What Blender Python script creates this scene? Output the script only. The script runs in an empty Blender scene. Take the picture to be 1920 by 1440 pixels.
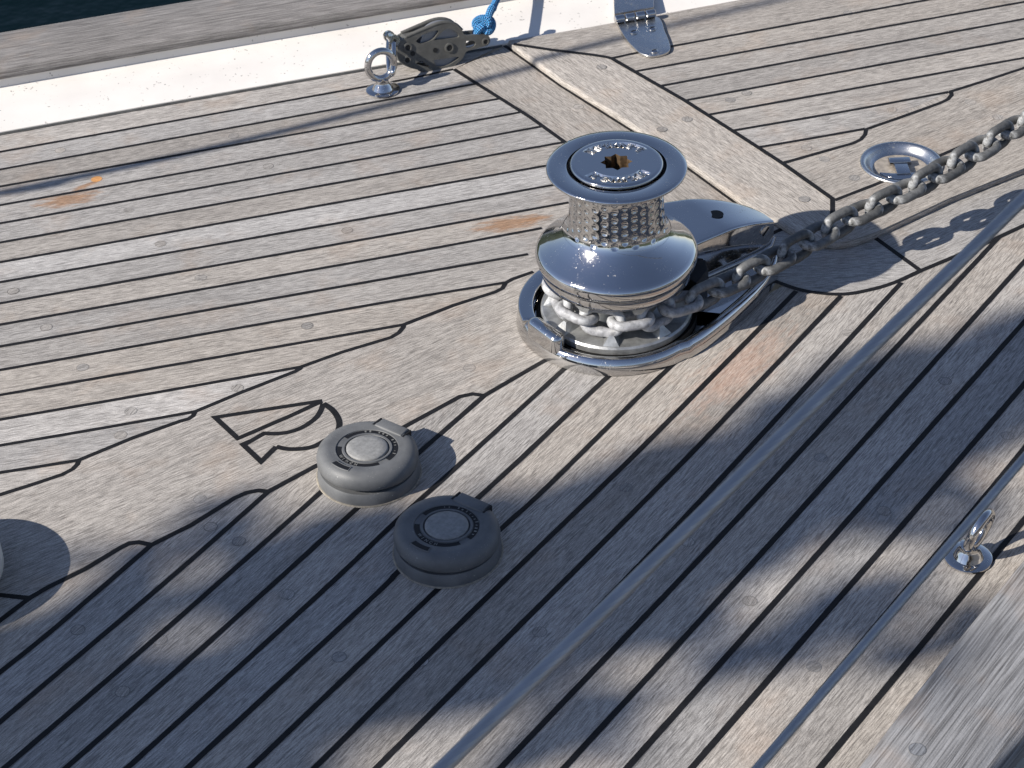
import bpy, bmesh, math, random
import numpy as np
from mathutils import Vector, Matrix, noise
from mathutils.geometry import tessellate_polygon
random.seed(7)
R = math.radians
C = bpy.context.scene.collection
SC = bpy.context.scene

# ------------------------------------------------------------------ camera
F, PITCH, ROLL, CH = 3700.0, R(37.0), R(-2.3), 1.2
_fw = Vector((0, math.cos(PITCH), -math.sin(PITCH)))
_r0 = Vector((1, 0, 0)); _u0 = _r0.cross(_fw)
_rt = _r0*math.cos(ROLL) + _u0*math.sin(ROLL)
_up = -_r0*math.sin(ROLL) + _u0*math.cos(ROLL)
CAM = Vector((0, 0, CH))
cd = bpy.data.cameras.new('camera'); cam = bpy.data.objects.new('camera', cd); C.objects.link(cam)
m = Matrix.Identity(4)
for i in range(3):
    m[i][0] = _rt[i]; m[i][1] = _up[i]; m[i][2] = -_fw[i]; m[i][3] = CAM[i]
cam.matrix_world = m
cd.sensor_width = 36; cd.lens = F/1920*36
cd.clip_start = 0.05; cd.clip_end = 4000
cd.dof.use_dof = True; cd.dof.focus_distance = 1.98; cd.dof.aperture_fstop = 26
SC.camera = cam

# ------------------------------------------------------------------ light
SUN_EL, SUN_AZ = R(34), R(26)          # light travels towards azimuth 26 deg (from +x)
SD = Vector((-math.cos(SUN_AZ)*math.cos(SUN_EL), -math.sin(SUN_AZ)*math.cos(SUN_EL), math.sin(SUN_EL)))
w = bpy.data.worlds.new("World"); SC.world = w; w.use_nodes = True
nt = w.node_tree; bg = nt.nodes['Background']
sky = nt.nodes.new('ShaderNodeTexSky'); sky.sky_type = 'NISHITA'; sky.sun_disc = False
sky.sun_elevation = SUN_EL
sky.sun_rotation = math.atan2(SD.x, SD.y)
sky.altitude = 0; sky.air_density = 1.0; sky.dust_density = 0.1; sky.ozone_density = 4.5
tint = nt.nodes.new('ShaderNodeMix'); tint.data_type = 'RGBA'; tint.blend_type = 'MULTIPLY'; tint.inputs[0].default_value = 1.0
nt.links.new(sky.outputs[0], tint.inputs[6]); tint.inputs[7].default_value = (1.27, 0.98, 0.86, 1)     # deep, slightly violet summer blue
nt.links.new(tint.outputs[2], bg.inputs[0]); bg.inputs[1].default_value = 0.098
sl = bpy.data.lights.new('sun', 'SUN'); sl.energy = 5.0; sl.angle = R(0.53); sl.color = (1.0, 0.94, 0.86)
so = bpy.data.objects.new('sun', sl); C.objects.link(so)
so.rotation_euler = SD.to_track_quat('Z', 'Y').to_euler(); so.location = SD*6
SC.view_settings.view_transform = 'Standard'; SC.view_settings.look = 'None'
SC.view_settings.exposure = 0.62; SC.view_settings.gamma = 1
SC.cycles.max_bounces = 8; SC.cycles.glossy_bounces = 5

# ------------------------------------------------------------------ helpers
def U(x, y, z=0.0):
    """point of the photograph's pixel (x, y) on the horizontal plane at height z"""
    d = _fw*F + _rt*(x-960) - _up*(y-720)
    return CAM + d*((z-CH)/d.z)
def UV_(x, y, p, n):
    """pixel on the plane through p with normal n"""
    d = _fw*F + _rt*(x-960) - _up*(y-720)
    return CAM + d*((p-CAM).dot(n)/d.dot(n))
def Us(l, z=0.0): return [U(x, y, z) for x, y in l]

def link(o, parent=None):
    C.objects.link(o)
    if parent is not None: o.parent = parent
    return o
def tag(o, label=None, cat=None, group=None, kind=None):
    if label: o['label'] = label
    if cat: o['category'] = cat
    if group: o['group'] = group
    if kind: o['kind'] = kind
    return o
def empty(name, loc, rz=0, label=None, cat=None, group=None):
    o = bpy.data.objects.new(name, None); C.objects.link(o); o.location = loc; o.rotation_euler = (0, 0, rz)
    o.empty_display_size = 0.02
    return tag(o, label, cat, group)

class MB:
    """collects faces with grain coordinates and a tone; build() makes one mesh object"""
    def __init__(s): s.v = []; s.f = []; s.uv = []; s.t = []
    def vert(s, p): s.v.append(tuple(p)); return len(s.v)-1
    def face(s, idx, uv=None, tone=1.0):
        s.f.append(tuple(idx)); s.uv.append(uv or [(0, 0)]*len(idx)); s.t.append(tone)
    def poly(s, pts, uv=None, tone=1.0, flip=False):
        b = len(s.v); s.v += [tuple(p) for p in pts]
        s.face(list(range(b, b+len(pts)))[::-1 if flip else 1], (uv[::-1] if flip else uv) if uv else None, tone)
    def grid(s, rows, close_u=False, close_v=False, tone=1.0, uvs=None):
        b = len(s.v); nr, nc = len(rows), len(rows[0])
        for r in rows: s.v += [tuple(p) for p in r]
        for i in range(nr if close_u else nr-1):
            for j in range(nc if close_v else nc-1):
                a = (i, j), (i, (j+1) % nc), ((i+1) % nr, (j+1) % nc), ((i+1) % nr, j)
                s.face([b+p*nc+q for p, q in a], [uvs[p][q] for p, q in a] if uvs else None, tone)
    def lathe(s, prof, c=(0, 0, 0), n=64, M=None):
        rows = []
        for r, z in prof:
            row = []
            for k in range(n):
                a = 2*math.pi*k/n; p = Vector((r*math.cos(a), r*math.sin(a), z))
                if M: p = M @ p
                row.append(p+Vector(c))
            rows.append(row)
        s.grid(rows, close_v=True)
    def tube(s, path, r, n=12, closed=False, cap=True, up=Vector((0, 0, 1))):
        P = [Vector(p) for p in path]; N = len(P); rows = []
        rr = r if isinstance(r, (list, tuple)) else [r]*N
        nv = None
        for i in range(N):
            a = P[(i-1) % N] if (closed or i > 0) else P[i]
            b = P[(i+1) % N] if (closed or i < N-1) else P[i]
            t = (b-a).normalized()
            if nv is None:
                nv = t.cross(up)
                if nv.length < 1e-3: nv = t.cross(Vector((1, 0, 0)))
                nv.normalize()
            else:
                nv = (nv - t*nv.dot(t)).normalized()
            bv = t.cross(nv)
            rows.append([P[i]+(nv*math.cos(2*math.pi*k/n)+bv*math.sin(2*math.pi*k/n))*rr[i] for k in range(n)])
        s.grid(rows, close_u=closed, close_v=True)
        if cap and not closed:
            s.poly(rows[0][::-1]); s.poly(rows[-1])
    def prism(s, pts, z0, z1, bev=0.0):
        """closed outline (x,y) extruded, softened top edge"""
        P = [Vector((p[0], p[1], 0)) for p in pts]
        if area(P) < 0: P = P[::-1]
        rows = [[Vector((p.x, p.y, z0)) for p in P]]
        if bev:
            for k in range(4):
                a = math.pi/2*k/3; q = inset(P, bev*(1-math.cos(a)))
                rows.append([Vector((p.x, p.y, z1-bev+bev*math.sin(a))) for p in q])
        else: rows.append([Vector((p.x, p.y, z1)) for p in P])
        s.grid(rows, close_v=True)
        s.cap(rows[-1]); s.cap(rows[0][::-1])
    def cap(s, loop, uv=None, tone=1.0):
        b = len(s.v); s.v += [tuple(p) for p in loop]
        for t in tessellate_polygon([[Vector(p) for p in loop]]):
            a, bb, c = (Vector(loop[i]) for i in t)
            s.face([b+i for i in t], [uv[i] for i in t] if uv else None, tone)
    def build(s, name, mat, parent=None, smooth=38, recalc=False):
        me = bpy.data.meshes.new(name); me.from_pydata(s.v, [], s.f)
        ul = me.uv_layers.new(name='grain'); k = 0
        flat = []
        for u in s.uv:
            for q in u: flat += [q[0], q[1]]
        ul.data.foreach_set('uv', flat)
        at = me.attributes.new('tone', 'FLOAT', 'FACE'); at.data.foreach_set('value', s.t)
        me.update()
        bm = bmesh.new(); bm.from_mesh(me)
        bmesh.ops.remove_doubles(bm, verts=bm.verts, dist=1e-6)
        if recalc: bmesh.ops.recalc_face_normals(bm, faces=bm.faces)
        bm.to_mesh(me); bm.free()
        if smooth:
            for p in me.polygons: p.use_smooth = True
            me.set_sharp_from_angle(angle=R(smooth))
        if mat: me.materials.append(mat)
        return link(bpy.data.objects.new(name, me), parent)

def area(P): return 0.5*sum(P[i].x*P[(i+1) % len(P)].y-P[(i+1) % len(P)].x*P[i].y for i in range(len(P)))
def inset(P, d):
    out = []; n = len(P)
    for i in range(n):
        a, b, c = P[i-1], P[i], P[(i+1) % n]
        e1 = (b-a); e2 = (c-b); e1.z = e2.z = 0
        if e1.length < 1e-9 or e2.length < 1e-9: out.append(b.copy()); continue
        e1.normalize(); e2.normalize()
        n1 = Vector((-e1.y, e1.x, 0)); n2 = Vector((-e2.y, e2.x, 0))
        mm = (n1+n2)
        if mm.length < 1e-6: mm = n1.copy()
        mm.normalize(); k = min(1/max(mm.dot(n1), 0.35), 2.5)
        out.append(b+mm*d*k)
    return out
def smooth(pts, n=6):
    P = [Vector(p) for p in pts]
    if len(P) < 3: return P
    out = []
    for i in range(len(P)-1):
        p0 = P[i-1] if i > 0 else P[0]*2-P[1]
        p1, p2 = P[i], P[i+1]
        p3 = P[i+2] if i+2 < len(P) else P[-1]*2-P[-2]
        for k in range(n):
            t = k/n
            # centripetal-ish: plain Catmull-Rom
            out.append(0.5*((2*p1)+(p2-p0)*t+(2*p0-5*p1+4*p2-p3)*t*t+(3*p1-p0-3*p2+p3)*t*t*t))
    out.append(P[-1]); return out
def ext(P, a=0.0, b=0.0):
    """lengthen a polyline at its start / end by metres"""
    P = [Vector(p) for p in P]
    if a: P = [P[0]+(P[0]-P[1]).normalized()*a] + P
    if b: P = P + [P[-1]+(P[-1]-P[-2]).normalized()*b]
    return P
def resample(P, n):
    L = [0]
    for i in range(1, len(P)): L.append(L[-1]+(P[i]-P[i-1]).length)
    out = []; j = 0
    for k in range(n):
        s = L[-1]*k/(n-1)
        while j < len(P)-2 and L[j+1] < s: j += 1
        t = (s-L[j])/max(L[j+1]-L[j], 1e-9); out.append(P[j].lerp(P[j+1], min(max(t, 0), 1)))
    return out
def arc(cx, cy, r, a0, a1, n):
    return [(cx+r*math.cos(a0+(a1-a0)*k/n), cy+r*math.sin(a0+(a1-a0)*k/n)) for k in range(n+1)]

# ------------------------------------------------------------------ materials
def newmat(name):
    m = bpy.data.materials.new(name); m.use_nodes = True
    nt = m.node_tree; b = nt.nodes['Principled BSDF']
    return m, nt, b
class NB:
    def __init__(s, nt): s.nt = nt
    def n(s, t, **k):
        x = s.nt.nodes.new(t)
        for a, v in k.items(): setattr(x, a, v)
        return x
    def l(s, a, b): s.nt.links.new(a, b)
    def val(s, sock, v):
        if hasattr(v, 'is_linked') or isinstance(v, bpy.types.NodeSocket): s.l(v, sock)
        else: sock.default_value = v
    def math(s, op, a, b=0.0, c=None, clamp=False):
        x = s.n('ShaderNodeMath', operation=op, use_clamp=clamp)
        s.val(x.inputs[0], a); s.val(x.inputs[1], b)
        if c is not None: s.val(x.inputs[2], c)
        return x.outputs[0]
    def noise(s, vec, scale=1, detail=2, rough=0.5, dim='3D'):
        x = s.n('ShaderNodeTexNoise', noise_dimensions=dim)
        if vec is not None: s.l(vec, x.inputs['Vector'])
        x.inputs['Scale'].default_value = scale; x.inputs['Detail'].default_value = detail; x.inputs['Roughness'].default_value = rough
        return x.outputs['Fac']
    def n_scaled(s, vec, k):
        q = s.n('ShaderNodeVectorMath', operation='MULTIPLY'); s.l(vec, q.inputs[0]); q.inputs[1].default_value = k; return q.outputs[0]
    def ramp(s, fac, stops):
        x = s.n('ShaderNodeValToRGB'); s.l(fac, x.inputs[0])
        e = x.color_ramp.elements
        while len(e) < len(stops): e.new(0.5)
        for i, (p, c) in enumerate(stops):
            e[i].position = p; e[i].color = (c[0], c[1], c[2], 1) if isinstance(c, (tuple, list)) else (c, c, c, 1)
        return x.outputs[0]
    def mix(s, fac, a, b, blend='MIX'):
        x = s.n('ShaderNodeMix', data_type='RGBA', blend_type=blend)
        s.val(x.inputs[0], fac)
        for i, v in ((6, a), (7, b)):
            if isinstance(v, (tuple, list)): x.inputs[i].default_value = (v[0], v[1], v[2], 1)
            else: s.l(v, x.inputs[i])
        return x.outputs[2]
    def mapr(s, v, a, b, c, d):
        x = s.n('ShaderNodeMapRange', clamp=True); s.l(v, x.inputs[0])
        for i, q in enumerate((a, b, c, d)): x.inputs[i+1].default_value = q
        return x.outputs[0]
    def vec(s, x, y, z=0.0):
        q = s.n('ShaderNodeCombineXYZ'); s.val(q.inputs[0], x); s.val(q.inputs[1], y); s.val(q.inputs[2], z); return q.outputs[0]

STAINS = [(U(128, 374), 0.042, 0.016, 0.22), (U(160, 349), 0.026, 0.006, 0.65), (U(955, 419), 0.046, 0.015, 0.2), (U(1005, 411), 0.02, 0.007, 0.2)]
WARM = [(U(1385, 690), 0.09, 0.028, 0.85)]
def wood_mat(name, dark, light, stains=False, contrast=1.0, coarse=1.0, speckle=1.0, lng=1.0):
    m, nt, b = newmat(name); N = NB(nt)
    uv = N.n('ShaderNodeUVMap', uv_map='grain'); sp = N.n('ShaderNodeSeparateXYZ'); N.l(uv.outputs[0], sp.inputs[0])
    u, v = sp.outputs[0], sp.outputs[1]
    geo = N.n('ShaderNodeNewGeometry'); pos = geo.outputs['Position']
    tone = N.n('ShaderNodeAttribute', attribute_name='tone', attribute_type='GEOMETRY').outputs['Fac']
    # slow waviness of the grain
    wob = N.math('MULTIPLY', N.math('SUBTRACT', N.noise(N.vec(N.math('MULTIPLY', u, 5.0), N.math('MULTIPLY', v, 9.0)), 1, 2), 0.5), 0.003)
    v2 = N.math('ADD', v, wob)
    def streak(su, sv, d=2, r=0.55, off=0.0): return N.noise(N.vec(N.math('MULTIPLY', u, su), N.math('MULTIPLY', v2, sv), off), 1, d, r)
    broad = streak(3.0, 55.0/coarse, 3, 0.55, 1.3)
    fine = streak(85.0/lng, 680.0/coarse, 3, 0.75, 4.1)
    pore = streak(80.0/lng, 1050.0/coarse, 1, 0.5, 7.7)
    pore2 = streak(34.0/lng, 900.0/coarse, 1, 0.5, 17.7)
    speck = N.noise(pos, 800/coarse, 2, 0.7)
    blot = N.noise(pos, 7, 4, 0.55)
    blot2 = N.noise(pos, 31, 3, 0.6)
    f = N.math('ADD', N.math('MULTIPLY', fine, 0.95*contrast), N.math('MULTIPLY', broad, 0.30))
    f = N.math('ADD', f, N.math('MULTIPLY', speck, 0.65*contrast*speckle))
    f = N.math('ADD', f, N.math('MULTIPLY', blot, 0.22))
    f = N.math('ADD', f, N.math('MULTIPLY', blot2, 0.16))
    f = N.math('SUBTRACT', f, 0.5*(0.95*contrast+0.30+0.65*contrast*speckle+0.22+0.16)-0.5)
    col = N.mix(N.mapr(f, 0.08, 0.88, 0, 1), dark, light)
    pm = N.math('MULTIPLY', N.mapr(pore, 0.50, 0.68, 0, 1), N.mapr(blot2, 0.35, 0.65, 0.5, 1.0))
    pm2 = N.math('MULTIPLY', N.mapr(pore2, 0.53, 0.70, 0, 1), 0.85)
    pm = N.math('MULTIPLY', N.math('MAXIMUM', pm, pm2), 0.62*contrast, clamp=True)
    col = N.mix(pm, col, (dark[0]*0.34, dark[1]*0.33, dark[2]*0.33))
    # tan, less bleached zones
    tan = N.mapr(N.noise(pos, 13, 3, 0.6), 0.54, 0.74, 0, 0.34)
    col = N.mix(tan, col, N.mix(N.mapr(fine, 0.3, 0.7, 0, 1), (0.20, 0.135, 0.09), (0.47, 0.37, 0.29)))
    hue = N.math('FRACT', N.math('MULTIPLY', tone, 173.31))
    col = N.mix(1.0, col, N.mix(hue, (1.035, 1.0, 0.95), (0.975, 1.0, 1.03)), 'MULTIPLY')
    col = N.mix(1.0, col, N.vec(tone, tone, tone), 'MULTIPLY')
    if stains:
        def spot(c, lu, lv, ang, lo, hi, amp):
            s3 = N.n('ShaderNodeVectorMath', operation='SUBTRACT'); N.l(pos, s3.inputs[0]); s3.inputs[1].default_value = c
            rt = N.n('ShaderNodeVectorRotate', rotation_type='Z_AXIS'); N.l(s3.outputs[0], rt.inputs[0]); rt.inputs['Angle'].default_value = -ang
            q = N.n('ShaderNodeVectorMath', operation='MULTIPLY'); N.l(rt.outputs[0], q.inputs[0]); q.inputs[1].default_value = (1/lu, 1/lv, 0)
            ln = N.n('ShaderNodeVectorMath', operation='LENGTH'); N.l(q.outputs[0], ln.inputs[0])
            d = N.math('ADD', ln.outputs['Value'], N.math('MULTIPLY', N.math('SUBTRACT', N.noise(N.n_scaled(rt.outputs[0], (38, 150, 1)), 1, 4, 0.7), 0.5), 2.6))
            return N.math('MULTIPLY', N.mapr(d, lo, hi, 1, 0), amp)
        for c, lu, lv, ang in STAINS:
            k = spot(c, lu, lv, ang, 0.45, 1.05, 0.85)
            col = N.mix(k, col, N.mix(N.mapr(fine, 0.3, 0.7, 0, 1), (0.12, 0.066, 0.034), (0.42, 0.25, 0.145)))
        for c, lu, lv, ang in WARM:
            col = N.mix(spot(c, lu, lv, ang, 0.2, 1.2, 0.55), col, N.mix(N.mapr(fine, 0.3, 0.7, 0, 1), (0.33, 0.19, 0.13), (0.58, 0.42, 0.33)))
    N.l(col, b.inputs['Base Color'])
    b.inputs['Roughness'].default_value = 0.72
    b.inputs['Specular IOR Level'].default_value = 0.28
    h = N.math('ADD', N.math('MULTIPLY', fine, 0.6), N.math('MULTIPLY', speck, 0.35))
    h = N.math('SUBTRACT', h, N.math('MULTIPLY', pm, 0.5))
    bp = N.n('ShaderNodeBump'); bp.inputs['Strength'].default_value = 0.55; bp.inputs['Distance'].default_value = 0.0010*coarse
    N.l(h, bp.inputs['Height']); N.l(bp.outputs[0], b.inputs['Normal'])
    return m
M_teak = wood_mat('weathered_teak', (0.112, 0.103, 0.095), (0.565, 0.533, 0.497), stains=True)
M_rail_far = wood_mat('grey_rail_teak', (0.07, 0.066, 0.064), (0.36, 0.345, 0.335), contrast=1.1, coarse=1.2, speckle=0.5, lng=3.0)
M_rail = wood_mat('bleached_rail_teak', (0.10, 0.101, 0.105), (0.345, 0.35, 0.365), contrast=1.25, coarse=1.4, speckle=0.3, lng=4.0)

def plain(name, col, rough=0.5, metal=0.0, spec=0.5, bump=None, var=0.0, vscale=40):
    m, nt, b = newmat(name); N = NB(nt)
    b.inputs['Roughness'].default_value = rough; b.inputs['Metallic'].default_value = metal
    b.inputs['Specular IOR Level'].default_value = spec
    tc = N.n('ShaderNodeTexCoord').outputs['Object']
    if var:
        f = N.noise(tc, vscale, 4, 0.65)
        c0 = tuple(c*(1-var) for c in col); c1 = tuple(min(1, c*(1+var)) for c in col)
        N.l(N.mix(N.mapr(f, 0.3, 0.7, 0, 1), c0, c1), b.inputs['Base Color'])
    else: b.inputs['Base Color'].default_value = (*col, 1)
    if bump:
        bp = N.n('ShaderNodeBump'); bp.inputs['Strength'].default_value = bump[1]; bp.inputs['Distance'].default_value = bump[2]
        N.l(N.noise(tc, bump[0], 3, 0.6), bp.inputs['Height']); N.l(bp.outputs[0], b.inputs['Normal'])
    return m
M_caulk = plain('black_caulk', (0.010, 0.010, 0.011), 0.65, spec=0.2, var=0.35, vscale=120, bump=(500, 0.4, 0.0006))
M_caulk_edge = plain('grey_edge_caulk', (0.055, 0.055, 0.052), 0.6, spec=0.3, var=0.4, vscale=60)
def gel_mat():
    m, nt, b = newmat('cream_gelcoat'); N = NB(nt)
    tc = N.n('ShaderNodeTexCoord').outputs['Object']
    base = N.mix(N.mapr(N.noise(tc, 9, 4, 0.6), 0.35, 0.7, 0, 1), (0.72, 0.69, 0.645), (0.64, 0.61, 0.57))
    sp = N.mapr(N.noise(tc, 230, 1, 0.5), 0.69, 0.74, 0, 0.7)
    gate = N.mapr(N.noise(tc, 40, 2, 0.5), 0.45, 0.55, 0, 1)
    col = N.mix(N.math('MULTIPLY', sp, gate), base, (0.10, 0.095, 0.08))
    N.l(col, b.inputs['Base Color']); b.inputs['Roughness'].default_value = 0.32; b.inputs['Coat Weight'].default_value = 0.15
    return m
M_gel = gel_mat()
def steel_mat(name, col=(0.55, 0.54, 0.53), rough=0.05, dirt=0.6):
    m, nt, b = newmat(name); N = NB(nt)
    tc = N.n('ShaderNodeTexCoord').outputs['Object']
    b.inputs['Metallic'].default_value = 1.0
    sm = N.noise(tc, 45, 5, 0.65); spk = N.noise(tc, 420, 2, 0.5); sc = N.n('ShaderNodeTexNoise'); N.l(tc, sc.inputs['Vector'])
    sc.inputs['Scale'].default_value = 160; sc.inputs['Detail'].default_value = 3; sc.inputs['Distortion'].default_value = 6
    spots = N.math('MULTIPLY', N.mapr(spk, 0.63, 0.70, 0, 1), N.mapr(sm, 0.40, 0.58, 0, 1))
    scr = N.mapr(sc.outputs['Fac'], 0.66, 0.72, 0, 1)
    d = N.math('MULTIPLY', N.math('MAXIMUM', spots, N.math('MULTIPLY', scr, 0.5)), dirt)
    N.l(N.mix(d, col, (0.60, 0.585, 0.56)), b.inputs['Base Color'])
    r = N.math('ADD', N.mapr(sm, 0.45, 0.75, rough, rough+0.13), N.math('MULTIPLY', d, 0.55))
    N.l(r, b.inputs['Roughness'])
    bp = N.n('ShaderNodeBump'); bp.inputs['Strength'].default_value = 0.06; bp.inputs['Distance'].default_value = 0.001
    N.l(N.noise(tc, 38, 2, 0.5), bp.inputs['Height']); N.l(bp.outputs[0], b.inputs['Normal'])
    return m
M_steel = steel_mat('polished_stainless')
M_steel_worn = steel_mat('worn_stainless', (0.60, 0.59, 0.57), 0.25, 0.8)
M_gap = plain('black_gap', (0.006, 0.006, 0.006), 0.7)  # flat black painted in for the shade inside holes, slots and gaps
M_bronze = plain('stained_socket', (0.13, 0.088, 0.052), 0.45, metal=0.6, var=0.6, vscale=200)
def galv_mat():
    m, nt, b = newmat('weathered_galvanised_steel'); N = NB(nt)
    tc = N.n('ShaderNodeTexCoord').outputs['Object']; oi = N.n('ShaderNodeObjectInfo')
    f = N.noise(tc, 130, 5, 0.7); g = N.noise(tc, 420, 3, 0.6)
    hsv = N.mix(N.mapr(f, 0.32, 0.68, 0, 1), (0.55, 0.55, 0.54), (1.35, 1.35, 1.34))
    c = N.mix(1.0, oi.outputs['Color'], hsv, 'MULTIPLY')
    c = N.mix(N.mapr(N.noise(tc, 90, 3, 0.6), 0.62, 0.72, 0, 0.55), c, (0.045, 0.042, 0.036))
    ox = N.n('ShaderNodeSeparateXYZ'); N.l(tc, ox.inputs[0])
    worn = N.math('MULTIPLY', N.mapr(N.math('ABSOLUTE', ox.outputs[0]), 0.0125, 0.0185, 0, 1), N.mapr(f, 0.40, 0.62, 0, 0.7))
    c = N.mix(worn, c, (0.46, 0.47, 0.475))
    N.l(c, b.inputs['Base Color'])
    b.inputs['Metallic'].default_value = 0.1; b.inputs['Roughness'].default_value = 0.55
    bp = N.n('ShaderNodeBump'); bp.inputs['Strength'].default_value = 0.45; bp.inputs['Distance'].default_value = 0.0008
    N.l(N.math('ADD', f, N.math('MULTIPLY', g, 0.5)), bp.inputs['Height']); N.l(bp.outputs[0], b.inputs['Normal'])
    return m
M_galv = galv_mat()
M_zinc = plain('dull_zinc', (0.36, 0.365, 0.36), 0.42, metal=0.75, var=0.35, vscale=70, bump=(160, 0.4, 0.0008))
def rubber_mat():
    m, nt, b = newmat('faded_rubber'); N = NB(nt)
    tc = N.n('ShaderNodeTexCoord').outputs['Object']
    c = N.mix(N.mapr(N.noise(tc, 40, 4, 0.6), 0.3, 0.7, 0, 1), (0.086, 0.089, 0.092), (0.135, 0.138, 0.140))
    salt = N.math('MULTIPLY', N.mapr(N.noise(tc, 700, 2, 0.5), 0.66, 0.76, 0, 1), N.mapr(N.noise(tc, 55, 2, 0.5), 0.5, 0.68, 0, 0.7))
    c = N.mix(salt, c, (0.5, 0.5, 0.48))
    N.l(c, b.inputs['Base Color']); b.inputs['Roughness'].default_value = 0.55; b.inputs['Specular IOR Level'].default_value = 0.4
    return m
M_rubber = rubber_mat()
M_label = plain('dark_label_recess', (0.008, 0.008, 0.009), 0.55, spec=0.3)
M_print = plain('worn_print', (0.16, 0.16, 0.15), 0.5)
M_nylon = plain('grey_nylon_cheek', (0.088, 0.087, 0.080), 0.5, spec=0.4, var=0.25, vscale=60, bump=(300, 0.25, 0.0004))
M_sheave = plain('pale_sheave', (0.23, 0.24, 0.26), 0.35, metal=0.4)
def rope_mat():
    m, nt, b = newmat('blue_braid'); N = NB(nt)
    uv = N.n('ShaderNodeUVMap', uv_map='grain'); sp = N.n('ShaderNodeSeparateXYZ'); N.l(uv.outputs[0], sp.inputs[0])
    u, v = sp.outputs[0], sp.outputs[1]
    a = N.math('SINE', N.math('ADD', N.math('MULTIPLY', u, 1500.0), N.math('MULTIPLY', v, 37.7)))
    c = N.math('SINE', N.math('SUBTRACT', N.math('MULTIPLY', u, 1500.0), N.math('MULTIPLY', v, 37.7)))
    h = N.math('MULTIPLY', a, c)
    col = N.mix(N.mapr(h, -0.6, 0.6, 0, 1), (0.008, 0.09, 0.28), (0.10, 0.46, 0.88))
    fl = N.mapr(N.math('MULTIPLY', a, N.math('SINE', N.math('MULTIPLY', u, 410.0))), 0.7, 0.95, 0, 0.6)
    col = N.mix(fl, col, (0.30, 0.30, 0.45))
    N.l(col, b.inputs['Base Color']); b.inputs['Roughness'].default_value = 0.7
    bp = N.n('ShaderNodeBump'); bp.inputs['Strength'].default_value = 1.0; bp.inputs['Distance'].default_value = 0.0016
    N.l(h, bp.inputs['Height']); N.l(bp.outputs[0], b.inputs['Normal'])
    return m
M_rope = rope_mat()
def wire_mat():
    m, nt, b = newmat('stranded_wire'); N = NB(nt)
    b.inputs['Metallic'].default_value = 0.5; b.inputs['Roughness'].default_value = 0.4
    tc = N.n('ShaderNodeTexCoord').outputs['Object']
    N.l(N.mix(N.noise(tc, 60, 3), (0.30, 0.305, 0.315), (0.44, 0.44, 0.445)), b.inputs['Base Color'])
    return m
M_wire = wire_mat()

# ------------------------------------------------------------------ sea, quay
def sea():
    mb = MB(); n = 40; S = 1500
    mb.poly([(-S, -S, -1.35), (S, -S, -1.35), (S, S, -1.35), (-S, S, -1.35)])
    m, nt, b = newmat('harbour_water'); N = NB(nt)
    b.inputs['Base Color'].default_value = (0.0006, 0.005, 0.006, 1); b.inputs['Roughness'].default_value = 0.06
    b.inputs['IOR'].default_value = 1.33; b.inputs['Specular IOR Level'].default_value = 0.12
    tc = N.n('ShaderNodeTexCoord').outputs['Object']
    bp = N.n('ShaderNodeBump'); bp.inputs['Strength'].default_value = 0.3; bp.inputs['Distance'].default_value = 0.05
    N.l(N.noise(tc, 4, 4, 0.55), bp.inputs['Height']); N.l(bp.outputs[0], b.inputs['Normal'])
    tag(mb.build('sea', m), kind='structure')
sea()
def quay():
    mb = MB()
    mb.prism([(-14, -9), (14, -9), (14, 0.30), (-14, 0.30)], -2.2, -0.42, 0.03)
    m = plain('quay_stone', (0.27, 0.255, 0.235), 0.85, var=0.3, vscale=3, bump=(30, 0.5, 0.01))
    tag(mb.build('quay', m), kind='structure')
quay()

# ------------------------------------------------------------------ the deck
ZK, ZR = 0.00014, 0.00032           # inset boards and seam compound above the planks
def strip(mb, A, B, z, tone, n=40):
    A = resample(A, n); B = resample(B, n); ou, ov = random.uniform(0, 4), random.uniform(0, 4)
    tone += random.uniform(-0.035, 0.035)
    rows = []; uvs = []; s = 0
    for i in range(n):
        if i: s += ((A[i]+B[i])/2-(A[i-1]+B[i-1])/2).length
        t = ((A[min(i+1, n-1)]-A[max(i-1, 0)])+(B[min(i+1, n-1)]-B[max(i-1, 0)])).normalized(); d = B[i]-A[i]; al = d.dot(t)
        wd = math.sqrt(max(d.length_squared-al*al, 0))
        rows.append([Vector((A[i].x, A[i].y, z)), Vector((B[i].x, B[i].y, z))]); uvs.append([(s-al/2+ou, ov), (s+al/2+ou, ov+wd)])
    mb.grid(rows, tone=tone, uvs=uvs)
def cap_hole(mb, P, H, z, uvf, tone):
    H = [Vector((h.x, h.y, z)) for h in H]; al = P+H; b = len(mb.v); mb.v += [tuple(p) for p in al]
    for t in tessellate_polygon([P, H]):
        a, bb, c = (al[i] for i in t)
        if (bb-a).cross(c-a).z < 0: t = (t[0], t[2], t[1])
        mb.face([b+i for i in t], [uvf(al[i]) for i in t], tone)
def board(mb, pts, z, ang, tone, hole=None):
    ca, sa = math.cos(ang), math.sin(ang); ou, ov = random.uniform(0, 4), random.uniform(0, 4)
    P = [Vector((p.x, p.y, z)) for p in pts]
    if area(P) < 0: P = P[::-1]
    uvf = lambda p: (p.x*ca+p.y*sa+ou, -p.x*sa+p.y*ca+ov)
    if hole: cap_hole(mb, P, hole, z, uvf, tone)
    else: mb.cap(P, [uvf(p) for p in P], tone)
_zr = [0]
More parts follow.
